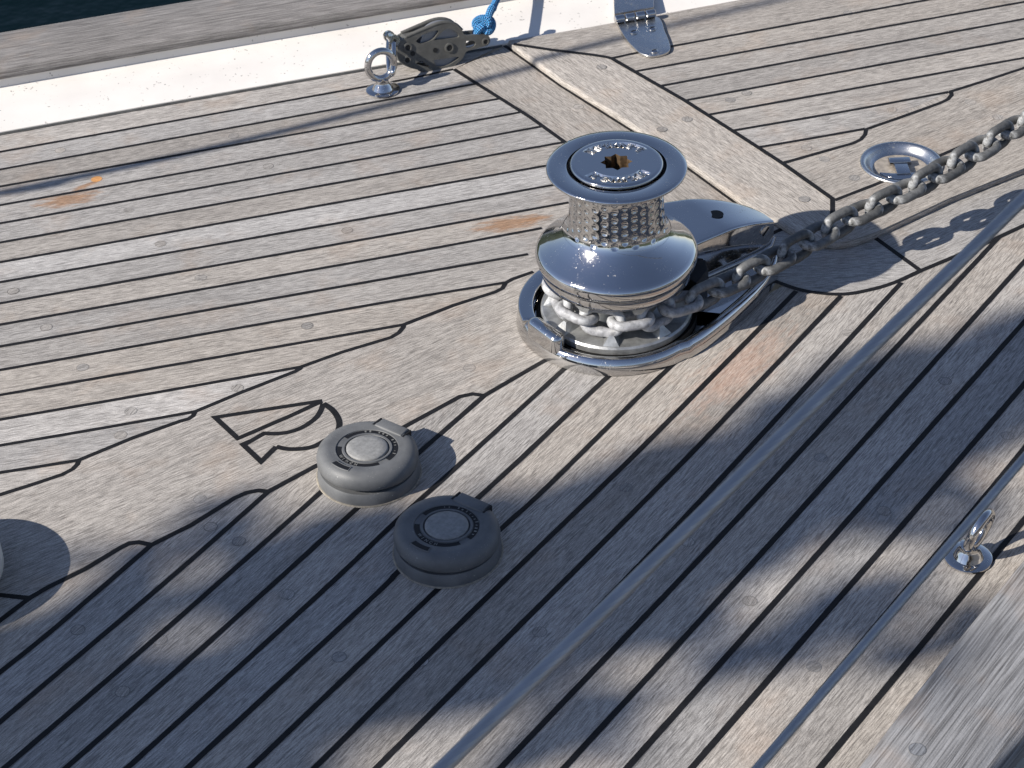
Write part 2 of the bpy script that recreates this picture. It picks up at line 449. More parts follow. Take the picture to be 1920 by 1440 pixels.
def ribbon(mb, pts, wd, z):
    _zr[0] += 1; z += 0.000003*(_zr[0] % 25)
    P = [Vector((p.x, p.y, 0)) for p in pts]
    P = [p for i, p in enumerate(P) if i == 0 or (p-P[i-1]).length > 2e-4]
    rows = []
    for i in range(len(P)):
        a = P[max(i-1, 0)]; b = P[i]; c = P[min(i+1, len(P)-1)]
        e1 = (b-a).normalized() if i else (c-b).normalized(); e2 = (c-b).normalized() if i < len(P)-1 else e1
        n1 = Vector((-e1.y, e1.x, 0)); n2 = Vector((-e2.y, e2.x, 0)); mm = (n1+n2)
        if mm.length < 1e-6: mm = n1
        mm.normalize(); k = min(1/max(mm.dot(n1), 0.4), 2.0); o = mm*wd/2*k
        wob = 1+0.10*noise.noise(Vector((b.x*40, b.y*40, _zr[0])))
        rows.append([Vector((b.x+o.x*wob, b.y+o.y*wob, z)), Vector((b.x-o.x*wob, b.y-o.y*wob, z))])
    mb.grid(rows)
def dirang(a, b): return math.atan2(b.y-a.y, b.x-a.x)

W_EDGE = ext(smooth(Us([(0, 250), (340, 189), (680, 130), (940, 85), (1100, 58), (1420, 0)])), 2.2, 2.2)
FAR = [((0, 285), (700, 160), (850, 130)), ((0, 318), (700, 192), (892, 157.5)), ((0, 350), (700, 226), (935, 185.5)),
       ((0, 385), (700, 261), (974, 211)), ((0, 419), (700, 295), (1017, 237)), ((0, 455), (700, 331), (1056, 267)),
       ((0, 492), (700, 368), (1029, 310)), ((0, 529.5), (700, 407), (1066, 342)), ((0, 569), (700, 446), (1066, 380)),
       ((0, 609), (700, 486), (1016, 428)), ((0, 650), (700, 527), (990, 477)), ((0, 694), (700, 571), (948, 530)),
       ((0, 741), (350, 680), (757, 609)), ((0, 787), (300, 735), (565, 688)), ((0, 835.5), (180, 805), (366, 772)),
       ((0, 886.5), (80, 874), (148, 863))]
FAR = [ext(smooth(Us(s)), 2.0, 0) for s in FAR]
NEAR = [[(0, 1164), (30, 1141), (55, 1122)], [(0, 1261), (91, 1188), (182, 1110), (233, 1066), (284, 1022)],
        [(0, 1354), (324, 1080), (503, 922)], [(9, 1440), (317, 1175), (605, 920), (700, 832)],
        [(124, 1440), (383, 1212), (671, 952), (787, 848), (908, 742)],
        [(239, 1440), (597, 1116), (749, 972), (857, 875), (1050, 699), (1080, 671)],
        [(352, 1440), (700, 1119), (751, 1068), (892, 938), (980, 857), (1082, 760), (1136, 710), (1160, 690)],
        [(470, 1440), (822, 1104), (943, 989), (1019, 920), (1181, 760), (1261, 684), (1290, 656)],
        [(590, 1440), (860, 1172), (1121, 920), (1220, 823), (1493, 546)],
        [(706, 1440), (1220, 928), (1410, 731), (1577, 555)],
        [(825, 1440), (1256, 1000), (1690, 530)], [(939, 1440), (1357, 1000), (1690, 641), (1872, 446)],
        [(1058, 1440), (1462, 1000), (1920, 491)], [(1176, 1440), (1568, 1000), (1920, 604)],
        [(1297, 1440), (1679, 1000), (1920, 721)], [(1417, 1440), (1789, 1000), (1920, 842)], [(1537, 1440), (1730, 1207), (1920, 975)]]
_NE = [0]*12 + [1.6]*5
NEAR = [ext(smooth(Us(s)), 1.5, e) for s, e in zip(NEAR, _NE)]
NOUT = [ext(smooth(Us(s)), 1.5, 1.6) for s in ([(1660, 1440), (1850, 1200), (2040, 965)], [(1785, 1440), (1975, 1195), (2160, 960)])]

deck_mb = MB()
tones = [1.10, 1.03, 0.90, 1.02, 1.0, 0.96, 0.88, 1.18, 0.97, 1.04, 0.93, 0.97, 1.0, 1.03, 1.28, 1.0, 1.10]
edges = [W_EDGE] + FAR + [ext(smooth(Us([(0, 985), (140, 950), (300, 900)])), 2.0, 0)]
for i in range(len(edges)-1):
    A = [p for p in edges[i]]; B = [p for p in edges[i+1]]
    if i == 0: A = [p for p in A if p.x < U(960, 80).x]
    # run on beneath the inset boards
    xr = U(1075, 300).x if i > 2 else U(990, 120).x
    def lim(P): return ext(P, 0, 0.10) if i else P
    strip(deck_mb, lim(A), lim(B) if i < len(edges)-2 else ext(B, 0, .1), 0.0, tones[i % len(tones)])
nt_ = [1.0, 1.06, 0.98, 1.02, 0.93, 1.06, 1.0, 0.97, 1.05, 0.93, 1.04, 0.95, 1.06, 1.10, 0.90, 1.10, 0.98, 1.05, 1.0]
ne = [ext(smooth(Us([(-10, 1075), (30, 1050), (60, 1035)])), 1.2, 0)] + NEAR + NOUT
for i in range(len(ne)-1):
    A, B = ne[i], ne[i+1]
    if i <= 12: A = ext(A, 0, 0.06); B = ext(B, 0, 0.06)
    strip(deck_mb, A, B, -0.00004*(i % 2), nt_[i % len(nt_)])
deck = deck_mb.build('deck_planking', M_teak, smooth=0); tag(deck, kind='structure')

KF = [(0, 928), (60, 909), (117, 890), (136, 880), (145, 871), (148, 863), (250, 821), (338, 790), (353, 786), (362, 780), (366, 772),
      (450, 737), (535, 704), (553, 697), (562, 692), (565, 688), (640, 661), (733, 633), (748, 624), (756, 614), (757, 609), (850, 573), (928, 548), (942, 541), (948, 531), (960, 524), (1000, 510)]
KN = [(0, 1178), (28, 1119), (55, 1122), (91, 1101), (160, 1067), (228, 1026), (243, 1019), (260, 1017), (284, 1022), (360, 984), (440, 934), (463, 924), (484, 920), (503, 922),
      (594, 873), (690, 829), (757, 801), (840, 756), (862, 744), (886, 739), (908, 742), (1013, 681), (1060, 655)]
kf = Us(KF); kn = Us(KN)
inset_mb = MB()
bow = dirang(U(146, 860), U(950, 530))
kf2 = ext(kf, 2.0); kn2 = ext(kn[2:], 0); 
kl = U(0, 1122).lerp(U(0, 1122), 0)
kn_out = [kf2[0] + (kn[2]-kf[0])] + kn2
board(inset_mb, kf2 + [U(1150, 520), U(1150, 600)] + kn_out[::-1], ZK, bow, 1.0)
LA = Us([(851, 130), (994, 220), (1058, 266), (1110, 305)]); LBp = [(944, 85), (957, 93), (1050, 160), (1182, 243), (1283, 310), (1416, 407)]
LB = Us(LBp)
board(inset_mb, LA + [U(1200, 420), U(1400, 520), U(1468, 430), U(1440, 400)] + [p+Vector((0.02, 0.01, 0)) for p in LB[::-1]], ZK, dirang(LB[1], LB[-1]), 0.97)
PAD_ARC = [(1440, 520), (1455, 528), (1494, 542), (1530, 549), (1568, 552), (1596, 550.5), (1623, 545.5), (1655, 537.5), (1687, 526), (1726, 508)]
pa = smooth(Us(PAD_ARC), 4)
board(inset_mb, [U(1380, 500), U(1439, 442), U(1468, 429), U(1560, 420), U(1642, 447)] + pa[::-1], ZK+0.00006, dirang(U(1494, 542), U(1726, 508))-0.16, 1.05)
MG = ext(Us([(1726, 508), (1791, 481), (1850, 455.5), (1920, 423)]), 0, 1.8)
mgl = ext(Us([(1640, 446), (1784, 378), (1920, 322)]), 0, 1.8)
mgl = [p+Vector((-0.02, 0.04, 0)) for p in mgl]
board(inset_mb, MG + mgl[::-1], ZK, dirang(MG[0], MG[3]), 0.98)
inset_b = inset_mb.build('inset_boards', M_teak, deck, smooth=0)

SW = 0.0052
cm = MB()
for s in FAR: ribbon(cm, s, 0.0046, ZR)
for s in NEAR: ribbon(cm, s, SW*1.08, ZR)
ribbon(cm, ext(kf[:1]+kf[1:], 2.0), SW, ZR)
ribbon(cm, kn[1:], SW*1.08, ZR)
ribbon(cm, Us([(28, 1119), (0, 1116), (-30, 1135)]), SW, ZR)
ribbon(cm, LA, 0.0056, ZR); ribbon(cm, [p+Vector((0.001, -0.0015, 0)) for p in LB], 0.0055, ZR)
ribbon(cm, pa, 0.0058, ZR); ribbon(cm, MG, 0.0058, ZR)
ribbon(cm, Us([(1632, 440), (1642, 447), (1726, 508)]), 0.0058, ZR); ribbon(cm, Us([(1425, 448), (1439, 442), (1468, 429), (1500, 415)]), 0.0055, ZR)
cm.build('caulking', M_caulk, deck, smooth=0)
ec = MB(); ribbon(ec, [p for p in W_EDGE if p.x < U(946, 84).x] + [U(942, 85)], 0.0125, ZR+0.0002); ec.build('edge_caulking', M_caulk_edge, deck, smooth=0)
# inlaid emblem in the king plank
em = MB()
ribbon(em, Us([(510, 776), (403, 783), (446, 822.5), (540, 782), (603, 753), (560, 763), (510, 776)][1:5]), 0.0055, ZR+0.00004)
ribbon(em, Us([(446, 822.5), (403, 783), (500, 768), (604, 752)]), 0.0055, ZR+0.00005)
e2 = [(457, 835), (495, 813)] + [(495, 813)] ; 
c1 = smooth(Us([(495, 813), (520, 813.5), (544, 810), (568, 801), (591, 785), (601, 771), (606, 757)]), 5)
c2 = smooth(Us([(606, 757), (623, 769), (634, 785), (636, 799), (630, 812), (605, 829), (583, 839), (557, 842.5), (536, 842), (518, 838)]), 5)
ribbon(em, Us([(457, 835)]) + c1, 0.0056, ZR+0.00006); ribbon(em, c2, 0.0062, ZR+0.00007); ribbon(em, Us([(518, 838), (489.5, 866), (455, 833.5), (470, 827)]), 0.0058, ZR+0.00008)
em.build('sail_emblem', M_caulk, deck, smooth=0)

# wooden plugs over the screws
def plug_mesh(ang, tone, ring):
    mb = MB(); r = 0.0066; n = 22
    b = [Vector((r*math.cos(2*math.pi*k/n), r*math.sin(2*math.pi*k/n), 0)) for k in range(n)]
    ou, ov = random.uniform(0, 4), random.uniform(0, 4); ca, sa = math.cos(ang), math.sin(ang)
    mb.cap([p*0.9 for p in b], [(p.x*ca+p.y*sa+ou, -p.x*sa+p.y*ca+ov) for p in b], tone)
    for k in range(n):
        a, c = b[k], b[(k+1) % n]; t = ring if noise.noise(a*300+Vector((ou, 0, 0))) > -0.45 else tone*0.95
        mb.poly([a, c, c*0.9, a*0.9], [(ou, ov)]*4, t)
    return mb
PLUGS_DECK = [(113, 282), (438, 255), (241, 394), (503, 312), (301, 457), (651, 432), (376, 521), (25, 546), (376, 523+0), (87, 614), (155, 689), (245, 771), (445, 728), (226, 816), (576, 611),
   (375, 936), (395, 988), (146, 1181), (539, 1115), (230, 1297), (636, 1232), (448, 1015), (636, 1233), (1289, 1016), (1291, 1018), (1406, 1127), (1526, 1250), (1657, 958), (1539, 858), (1772, 715), (1889, 817), (1659, 960),
   (1590, 624), (1012, 1185), (1174, 914), (1085, 200), (880, 690), (1440, 690), (1040, 1330), (300, 1200), (790, 1240)]
seen = []; first = {}
for i, (x, y) in enumerate(PLUGS_DECK):
    if any(abs(x-a)+abs(y-b) < 12 for a, b in seen): continue
    seen.append((x, y)); p = U(x, y)
    t = random.choice([0.80, 0.88, 0.95, 1.0]); o = plug_mesh(0.25+random.uniform(-.4, .4) if y < 700 else 0.95+random.uniform(-.4, .4), t, random.choice([0.5, 0.62, 0.75])).build('wood_plug', M_teak, deck, smooth=0)
    o.location = (p.x, p.y, ZK+0.00006)
M_freshplug = plain('fresh_orange_plug', (0.50, 0.245, 0.085), 0.6, var=0.25, vscale=300)
o = plug_mesh(0.2, 1, 1).build('wood_plug', M_freshplug, deck, smooth=0); p = U(181, 336); o.location = (p.x, p.y, ZK+0.00008); o['label'] = 'fresh orange wood plug'

# ------------------------------------------------------------------ far side: waterway, toe rail, hull
wd = W_EDGE; nrm = []
for i in range(len(wd)):
    t = (wd[min(i+1, len(wd)-1)]-wd[max(i-1, 0)]).normalized(); nrm.append(Vector((-t.y, t.x, 0)))
def off(d, z): return [Vector((p.x+n.x*d, p.y+n.y*d, z)) for p, n in zip(wd, nrm)]
gm = MB(); gm.grid([off(-0.001, -0.02), off(0.0, 0.0018), off(0.002, 0.0028), off(0.05, 0.0080), off(0.0935, 0.012), off(0.0955, 0.0135), off(0.0962, 0.026), off(0.106, 0.027)])
tag(gm.build('white_waterway', M_gel), 'cream white painted strip between teak deck planks and far wooden toe rail', 'boat deck strip')
hm = MB(); hm.grid([off(0.108, 0.02), off(0.19, 0.02), off(0.195, -0.05), off(0.16, -0.7), off(0.08, -1.4)])
hm.build('hull_side', M_gel, bpy.data.objects['white_waterway'])
rm = MB(); prof = [(0.098, 0.0255), (0.0915, 0.0258), (0.0905, 0.028), (0.0905, 0.034), (0.0935, 0.0385), (0.105, 0.0405), (0.145, 0.0425), (0.195, 0.0395), (0.203, 0.035), (0.205, 0.024), (0.198, 0.019)]
rows = [off(d, z) for d, z in prof]; uvs = []; L = [0]
for i in range(1, len(wd)): L.append(L[-1]+(wd[i]-wd[i-1]).length)
for j, (d, z) in enumerate(prof): uvs.append([(l, d+z) for l in L])
rm.grid(rows, uvs=uvs); tag(rm.build('toe_rail', M_rail_far), 'weathered grey wooden toe rail along the far deck edge beside dark water', 'toe rail')

# near rail, closer to the lens
nz = 0.08
ni = ext(Us([(1606, 1440), (1762, 1236), (1920, 1045)], nz), 1.5, 1.5); no = ext(Us([(1868, 1440), (1912, 1391), (1965, 1330)], nz), 1.2, 1.8)
N_ = 30; ni = resample(ni, N_); no = resample(no, N_)
rm = MB()
def lerp_row(t, dz): return [Vector((a.x+(b.x-a.x)*t, a.y+(b.y-a.y)*t, nz+dz)) for a, b in zip(ni, no)]
prof = [(0.04, -0.028), (-0.01, -0.022), (-0.02, -0.010), (0.01, -0.003), (0.06, -0.0004), (0.3, 0.002), (0.7, 0.001), (0.93, -0.001), (1.0, -0.006), (1.03, -0.014), (1.0, -0.028)]
L = [0]
for i in range(1, N_): L.append(L[-1]+(ni[i]-ni[i-1]).length)
rdv = (ni[-1]-ni[0]).normalized(); rpv = Vector((-rdv.y, rdv.x, 0))
rm.grid([lerp_row(t, dz) for t, dz in prof], uvs=[[(p.dot(rdv), p.dot(rpv)+dz) for p in lerp_row(t, dz)] for t, dz in prof])
nr = tag(rm.build('cap_rail', M_rail), 'pale grey wooden cap rail closest to the viewer in lower right corner', 'cap rail')
o = plug_mesh(0.9, 0.9, 0.6).build('wood_plug', M_rail, nr, smooth=0); p = U(1720, 1404, nz+0.0026); o.location = p+Vector((0, 0, -0.0004))
bw = MB(); bw.grid([lerp_row(0.25, -0.02), lerp_row(0.25, -0.11), lerp_row(0.8, -0.11), lerp_row(0.8, -0.02)]); bw.build('bulwark', M_gel, nr)
hm = MB(); hm.grid([lerp_row(0.8, -0.03), lerp_row(0.9, -0.2), lerp_row(0.7, -0.9), lerp_row(0.3, -1.5)]); hm.build('hull_side', M_gel, nr)
rs = MB(); rs.grid([lerp_row(0.82, -0.055), lerp_row(1.1, -0.05), lerp_row(1.14, -0.062), lerp_row(1.1, -0.075), lerp_row(0.82, -0.08)]); rs.build('rubbing_strip', M_steel_worn, nr)

# ------------------------------------------------------------------ anchor locker lid
LT = 0.0085
lc_ = U(1690, 307, LT)
HOLE = [Vector((lc_.x+0.0455*math.cos(2*math.pi*k/64), lc_.y+0.0455*math.sin(2*math.pi*k/64), 0)) for k in range(64)]
lid_out = Us([(957, 93), (1050, 160), (1182, 243), (1283, 310), (1416, 407), (1437, 419), (1455, 425)]) \
        + smooth(Us([(1455, 425), (1480, 441), (1510, 458), (1555, 469), (1600, 463.5), (1639, 450)]), 5)[1:] + Us([(1784, 381), (1920, 327.5)])
lid_out = ext(lid_out, 0, 1.6)
back = [p for p in W_EDGE if p.x > U(965, 82).x]
back = [Vector((p.x+0.001, p.y-0.003, 0)) for p in back]
back = [p for p in back if p.x < lid_out[-1].x+0.3]
LP = lid_out + back[::-1] + [U(953, 84.5)]
if area(LP) < 0: LP = LP[::-1]
lid_mb = MB(); bang = dirang(U(957, 93), U(1416, 407)); ca, sa = math.cos(bang), math.sin(bang)
prof = [(0.0006, 0.0), (0.0012, 0.0), (0.0001, 0.0028), (0.0006, 0.0055), (0.0018, 0.0074), (0.0034, 0.0083), (0.005, LT)]
rows = []; uvs = []
Lp = [0]
for i in range(1, len(LP)): Lp.append(Lp[-1]+(LP[i]-LP[i-1]).length)
for d, z in prof:
    q = inset(LP, d); rows.append([Vector((p.x, p.y, z)) for p in q]); uvs.append([(l, d+z+3.3) for l in Lp])
lid_mb.grid(rows, close_v=True, uvs=uvs)
top = rows[-1]; cap_hole(lid_mb, top, HOLE, LT, lambda p: (p.x*ca+p.y*sa, -p.x*sa+p.y*ca), 1.08)
lid = tag(lid_mb.build('locker_lid', M_teak, smooth=50), 'raised teak anchor locker lid with rounded edge and round pull latch, under the chain', 'hatch lid')
CSEAM = [(963, 83), (1035, 94), (1110, 103), (1135, 107), (1147, 110), (1192, 136), (1284, 189), (1373, 245.5), (1467, 306.6), (1565, 376)]
LS = [[(1147, 109.5), (1258, 87.5), (1740, 0)], [(1190, 134.5), (1555, 69), (1920, 4)], [(1237, 162), (1580, 98), (1920, 36)], [(1284, 189), (1600, 131), (1920, 72.6)],
      [(1326, 216), (1620, 163), (1920, 109)], [(1373, 245.5), (1580, 210), (1779, 173)], [(1420, 277), (1520, 260), (1622, 242)]]
zl1, zl2, zl3 = LT+0.00012, LT+0.00034, LT+0.0005
LS = [ext(smooth(Us(s, LT)), 0, 1.5 if k < 5 else 0.0) for k, s in enumerate(LS)]
cs = Us(CSEAM, LT)
lp = MB()
bk = [Vector((p.x+n.x*(-0.009), p.y+n.y*(-0.009), 0)) for p, n in zip(wd, nrm) if p.x > U(975, 80).x]
P0 = bk + LS[0][::-1] + cs[:4][::-1]
board(lp, P0, zl1, dirang(LS[0][0], LS[0][-1]), 0.93)
lt = [0.96, 1.02, 0.92, 1.04, 0.96, 1.07, 1.0]
for i in range(6):
    A, B = LS[i], LS[i+1]
    if i >= 4: A = ext(A, 0, 0.1) if i > 4 else A; 
    strip(lp, A if i < 4 else LS[i][:], ext(B, 0, 1.5) if i == 4 else B, zl1 + 0.000015*i, lt[i])
LK = [(1467, 306.6), (1540, 286), (1600, 269), (1614, 262), (1622, 253), (1624, 243), (1690, 220), (1762, 194), (1777, 187), (1784, 179), (1783, 172), (1850, 151), (1920, 128)]
lk = ext(Us(LK, LT), 0, 1.5)
last = [LS[6][0], LS[6][-1]] + [U(1612, 262, LT), U(1540, 286, LT), U(1467, 306.6, LT)]
board(lp, [LS[6][0], LS[6][len(LS[6])//2], LS[6][-1], U(1622, 253, LT), U(1614, 262, LT), U(1600, 269, LT), U(1540, 286, LT), U(1467, 306.6, LT)], zl1, dirang(LS[6][0], LS[6][-1]), 1.0)
LM = ext(Us([(1565, 376), (1645, 345), (1758, 294), (1865, 248), (1920, 223)], LT), 0, 1.5)

nearm = [p for p in inset(lid_out + [U(2200, -50), ], -0.0085)] 
edge_in = [p for p in rows[-1]]
fm = [U(1558, 376, LT), U(1557, 402, LT)] + ext(Us([(1560, 445), (1600, 450), (1640, 437), (1784, 370), (1920, 316)], LT), 0, 1.5)
board(lp, lk + fm[::-1], zl2, bow-0.03, 0.97, hole=HOLE)
lp.build('lid_planking', M_teak, lid, smooth=0)
lc = MB()
for s in LS: ribbon(lc, s, 0.0048, zl3)
ribbon(lc, cs, 0.0062, zl3); ribbon(lc, lk, 0.0052, zl3); 
for seg in ([p for p in resample(LM, 400) if (p-lc_).length > 0.046 and p.x < lc_.x], [p for p in resample(LM, 400) if (p-lc_).length > 0.046 and p.x > lc_.x]): ribbon(lc, seg, 0.0052, zl3)
ribbon(lc, Us([(1561, 374), (1561, 400), (1556, 440)], LT), 0.0058, zl3)
lc.build('caulking', M_caulk, lid, smooth=0)
for x, y in [(1128, 126), (1288, 224), (1241, 243), (1508, 374), (1672, 206), (1820, 192), (1546, 299), (1512, 278), (1369, 188), (1602, 334), (1870, 220), (1545, 221), (1590, 25), (1400, 175)]:
    o = plug_mesh(random.uniform(0, 3), random.choice([0.8, 0.88, 1.0]), 0.6).build('wood_plug', M_teak, lid, smooth=0); p = U(x, y, LT); o.location = (p.x, p.y, zl3-0.00004)

# round pull latch, recessed cup look

latch = MB(); latch.lathe([(0.0450, -0.0005), (0.0478, 0.0001), (0.0478, 0.0016), (0.0462, 0.0026), (0.0440, 0.0027), (0.0418, 0.0016), (0.0395, -0.0012), (0.0370, -0.0048), (0.0345, -0.0070), (0.0325, -0.0078)], n=96)
lt_o = latch.build('pull_latch', M_steel_worn, lid, smooth=60); lt_o.location = (lc_.x, lc_.y, zl3)
fl = MB(); fl.lathe([(0.0326, -0.0079), (0.0001, -0.0079)], n=64); fo = fl.build('cup_floor', plain('salty_cup_floor', (0.36, 0.32, 0.27), 0.45, metal=0.3, var=0.35, vscale=150), lt_o)
hd = MB()
hd.prism([(-0.013, 0.002), (0.012, 0.002), (0.012, 0.013), (-0.013, 0.013)], 0.003, 0.0085, 0.0015)
hd.prism([(-0.0085, -0.021), (0.0075, -0.021), (0.0075, 0.003), (-0.0085, 0.003)], 0.002, 0.0068, 0.001)
pts = [(-0.026, -0.013)] + arc(0, 0, 0.0300, R(205), R(335), 14) + [(0.026, -0.013), (0.012, -0.0165), (-0.012, -0.0165)]
hd.prism(pts, 0.0014, 0.0045, 0.0008)
ho_ = hd.build('handle', M_steel, lt_o); ho_.location = (0, 0, -0.0072)

# ------------------------------------------------------------------ hinge between waterway and lid
hz = 0.012
hp0, hp1 = U(1152, 37, hz+0.006), U(1229, 24, hz+0.006)
hinge = empty('hinge', (hp0+hp1)/2, 0, 'polished steel hinge with pointed leaf screwed to the locker lid beside cream strip', 'hinge')
ho = (hp0+hp1)/2
hm = MB(); 
for k in range(4):
    a = hp0.lerp(hp1, k/4+0.012)-ho; b = hp0.lerp(hp1, (k+1)/4-0.012)-ho
    hm.tube([a, a.lerp(b, .06), a.lerp(b, .94), b], [0.0046, 0.0054, 0.0054, 0.0046], 20)
hm.build('knuckle', M_steel, hinge)
leaf = [(1156, 46), (1229, 33), (1247, 63), (1254, 80), (1257, 92), (1253, 100), (1238, 106), (1218, 108.5), (1203, 104), (1193, 97), (1173, 75)]
lfz = LT+0.0012
lm_ = MB(); q = smooth(Us(leaf + leaf[:1], lfz), 4)[:-1]; lm_.prism([(p.x-ho.x, p.y-ho.y) for p in q], lfz-ho.z, lfz+0.003-ho.z, 0.0009)
lm_.build('lower_leaf', M_steel_worn, hinge)
lm_ = MB(); q = Us([(1148, -60), (1152, 30), (1226, 17), (1226, -75)], 0.013); lm_.prism([(p.x-ho.x, p.y-ho.y) for p in q], 0.0105-ho.z, 0.0165-ho.z, 0.0009)
lm_.build('upper_leaf', M_steel_worn, hinge)
for x, y in ((1188, 61.5), (1223, 55), (1227, 97)):
    p = U(x, y, lfz+0.003)-ho; s = MB(); s.lathe([(0.0052, 0.0001), (0.005, 0.0014), (0.0032, 0.0026), (0.0001, 0.003)], c=p, n=24)
    so_ = s.build('screw', M_steel, hinge)
    g = MB(); d = Vector((0.0034, 0.0016, 0)); e = Vector((-0.0003, 0.0007, 0))
    zz = Vector((0, 0, 0.00305)); g.poly([p+zz-d-e, p+zz+d-e, p+zz+d+e, p+zz-d+e]); g.build('slot', M_gap, so_)

# ------------------------------------------------------------------ windlass
BO = R(33); DX = U(1156, 600)
def B2(x, y, z=0.0):            # bow-aligned millimetres -> windlass-local metres
    x, y = x/1000, y/1000
    return Vector((x*math.cos(BO)-y*math.sin(BO), x*math.sin(BO)+y*math.cos(BO), z))
wl = empty('windlass', (DX.x, DX.y, 0), 0, 'polished stainless steel anchor windlass with dimpled drum standing on the teak deck', 'windlass')
def outline(ins=0.0, n=60):
    r = 103-ins; P = []
    # near flank, tip, far flank, then round the back of the drum
    tip = 216-ins
    prof = [(20, -100+ins*0.98), (52, -95+ins*.98), (100, -81.5+ins*.96), (143, -66+ins*.94), (176, -49+ins*.9), (198, -30+ins*.8), (tip-6, -12+ins*.3), (tip, 4), (tip-6, 20-ins*.3), (198, 38-ins*.8), (176, 57-ins*.9), (143, 74-ins*.94), (100, 89.5-ins*.96), (52, 102-ins*.98), (20, 106-ins*.98)]
    q = smooth([Vector((x, y, 0)) for x, y in prof], 5)
    a0 = math.atan2(106-ins-4, 20); a1 = 2*math.pi+math.atan2(-100+ins-4, 20)
    c = [Vector((r*math.cos(a0+(a1-a0)*k/n), 4+r*math.sin(a0+(a1-a0)*k/n), 0)) for k in range(1, n)]
    return q + c
bs = MB(); rows = []
for ins, z in ((0, 0.0009), (0.3, 0.003), (2.0, 0.011), (4.5, 0.0158), (6, 0.017), (8, 0.0172), (12, 0.0165), (15, 0.0150), (17.0, 0.009), (17.5, 0.006)):
    rows.append([B2(p.x, p.y, z) for p in outline(ins)])
bs.grid(rows, close_v=True); bs.cap(rows[-1])
bs.build('base', M_steel, wl, smooth=45)
# chain channel deck of the base, in front of the hood
ch = MB()
fl_out = [p for p in outline(15.5)]
sel = [p for p in fl_out if p.x > 78]
rowsA = []
inn = arc(0, 0, 84.5, math.atan2(-60, 70), math.atan2(55, 70), 30)
loop = [B2(p.x, p.y, 0.0152) for p in sel] + [B2(x, y, 0.0152) for x, y in inn[::-1]]
ch.cap(loop)
ch.build('chain_channel', M_steel, wl, smooth=0)
rec = MB(); rec.lathe([(0.0845, 0.0152), (0.0843, 0.0075), (0.030, 0.0073)], n=72); rec.build('gypsy_well', M_gap, wl)
# raised guard on the left of the gypsy
gd = MB(); gi = [B2(x, y) for x, y in arc(0, 2, 86, R(104), R(164), 26)]; go_ = [B2(x, y) for x, y in arc(0, 4, 101, R(163), R(106), 26)]
gd.prism([(p.x, p.y) for p in gi+go_], 0.012, 0.0225, 0.0022); gd.build('guard', M_steel, wl, smooth=45)
lv = MB(); c0 = (-93, 14); c1_ = (-90, -19)
pts = arc(c0[0], c0[1], 8.5, R(5), R(185), 10) + arc(c1_[0]-1, c1_[1], 8.5, R(185), R(365), 10)
lv.prism([tuple(B2(x, y).xy) for x, y in pts], 0.013, 0.033, 0.0065); lv.build('release_lever', M_steel, wl, smooth=60)
# gypsy: lower plate, core and teeth
gp = MB(); gp.lathe([(0.030, 0.010), (0.0775, 0.0105), (0.0795, 0.0125), (0.0795, 0.0185), (0.0775, 0.0205), (0.052, 0.0225), (0.045, 0.028), (0.043, 0.045), (0.045, 0.058), (0.050, 0.064)], n=96)
gyp = gp.build('chain_gypsy', M_zinc, wl)
for k in range(8):
    a = R(-98+45*k)
    tb = MB(); c = Vector((0.066*math.cos(a), 0.066*math.sin(a), 0.0195)); e = Vector((math.cos(a), math.sin(a), 0)); t = Vector((-e.y, e.x, 0))
    b0 = [c+e*0.011-t*0.009, c+e*0.011+t*0.009, c-e*0.012+t*0.009, c-e*0.012-t*0.009]; b1 = [c+e*0.004-t*0.002+Vector((0, 0, .011)), c+e*0.004+t*0.002+Vector((0, 0, .011)), c-e*0.012+t*0.003+Vector((0, 0, .012)), c-e*0.012-t*0.003+Vector((0, 0, .012))]
    tb.grid([b0, b1], close_v=True); tb.poly(b1)
    tb.build('tooth', M_zinc, gyp, smooth=0); tb = MB()
    a2 = a+R(22); c = Vector((0.066*math.cos(a2), 0.066*math.sin(a2), 0.0655)); e = Vector((math.cos(a2), math.sin(a2), 0)); t = Vector((-e.y, e.x, 0))
    b0 = [c+e*0.011-t*0.009, c+e*0.011+t*0.009, c-e*0.012+t*0.009, c-e*0.012-t*0.009]; b1 = [p2*0.4+(c+e*0.002)*0.6-Vector((0, 0, .011)) for p2 in b0]
    tb.grid([b0, b1], close_v=True); tb.poly(b1)
    tb.build('tooth', M_zinc, gyp, smooth=0)
# upper bands, clutch cone
cn = MB()
cn.lathe([(0.048, 0.0640), (0.0765, 0.0640), (0.0778, 0.0652), (0.0780, 0.0735), (0.0778, 0.0742), (0.0762, 0.0746), (0.0762, 0.0756), (0.0795, 0.0760), (0.0815, 0.078), (0.0832, 0.0835), (0.0836, 0.0875),
          (0.0828, 0.0903), (0.0810, 0.0925), (0.0785, 0.0944), (0.0700, 0.1005), (0.0600, 0.1090), (0.0555, 0.1145)], n=128)
cn.build('clutch_cone', M_steel, wl, smooth=50)
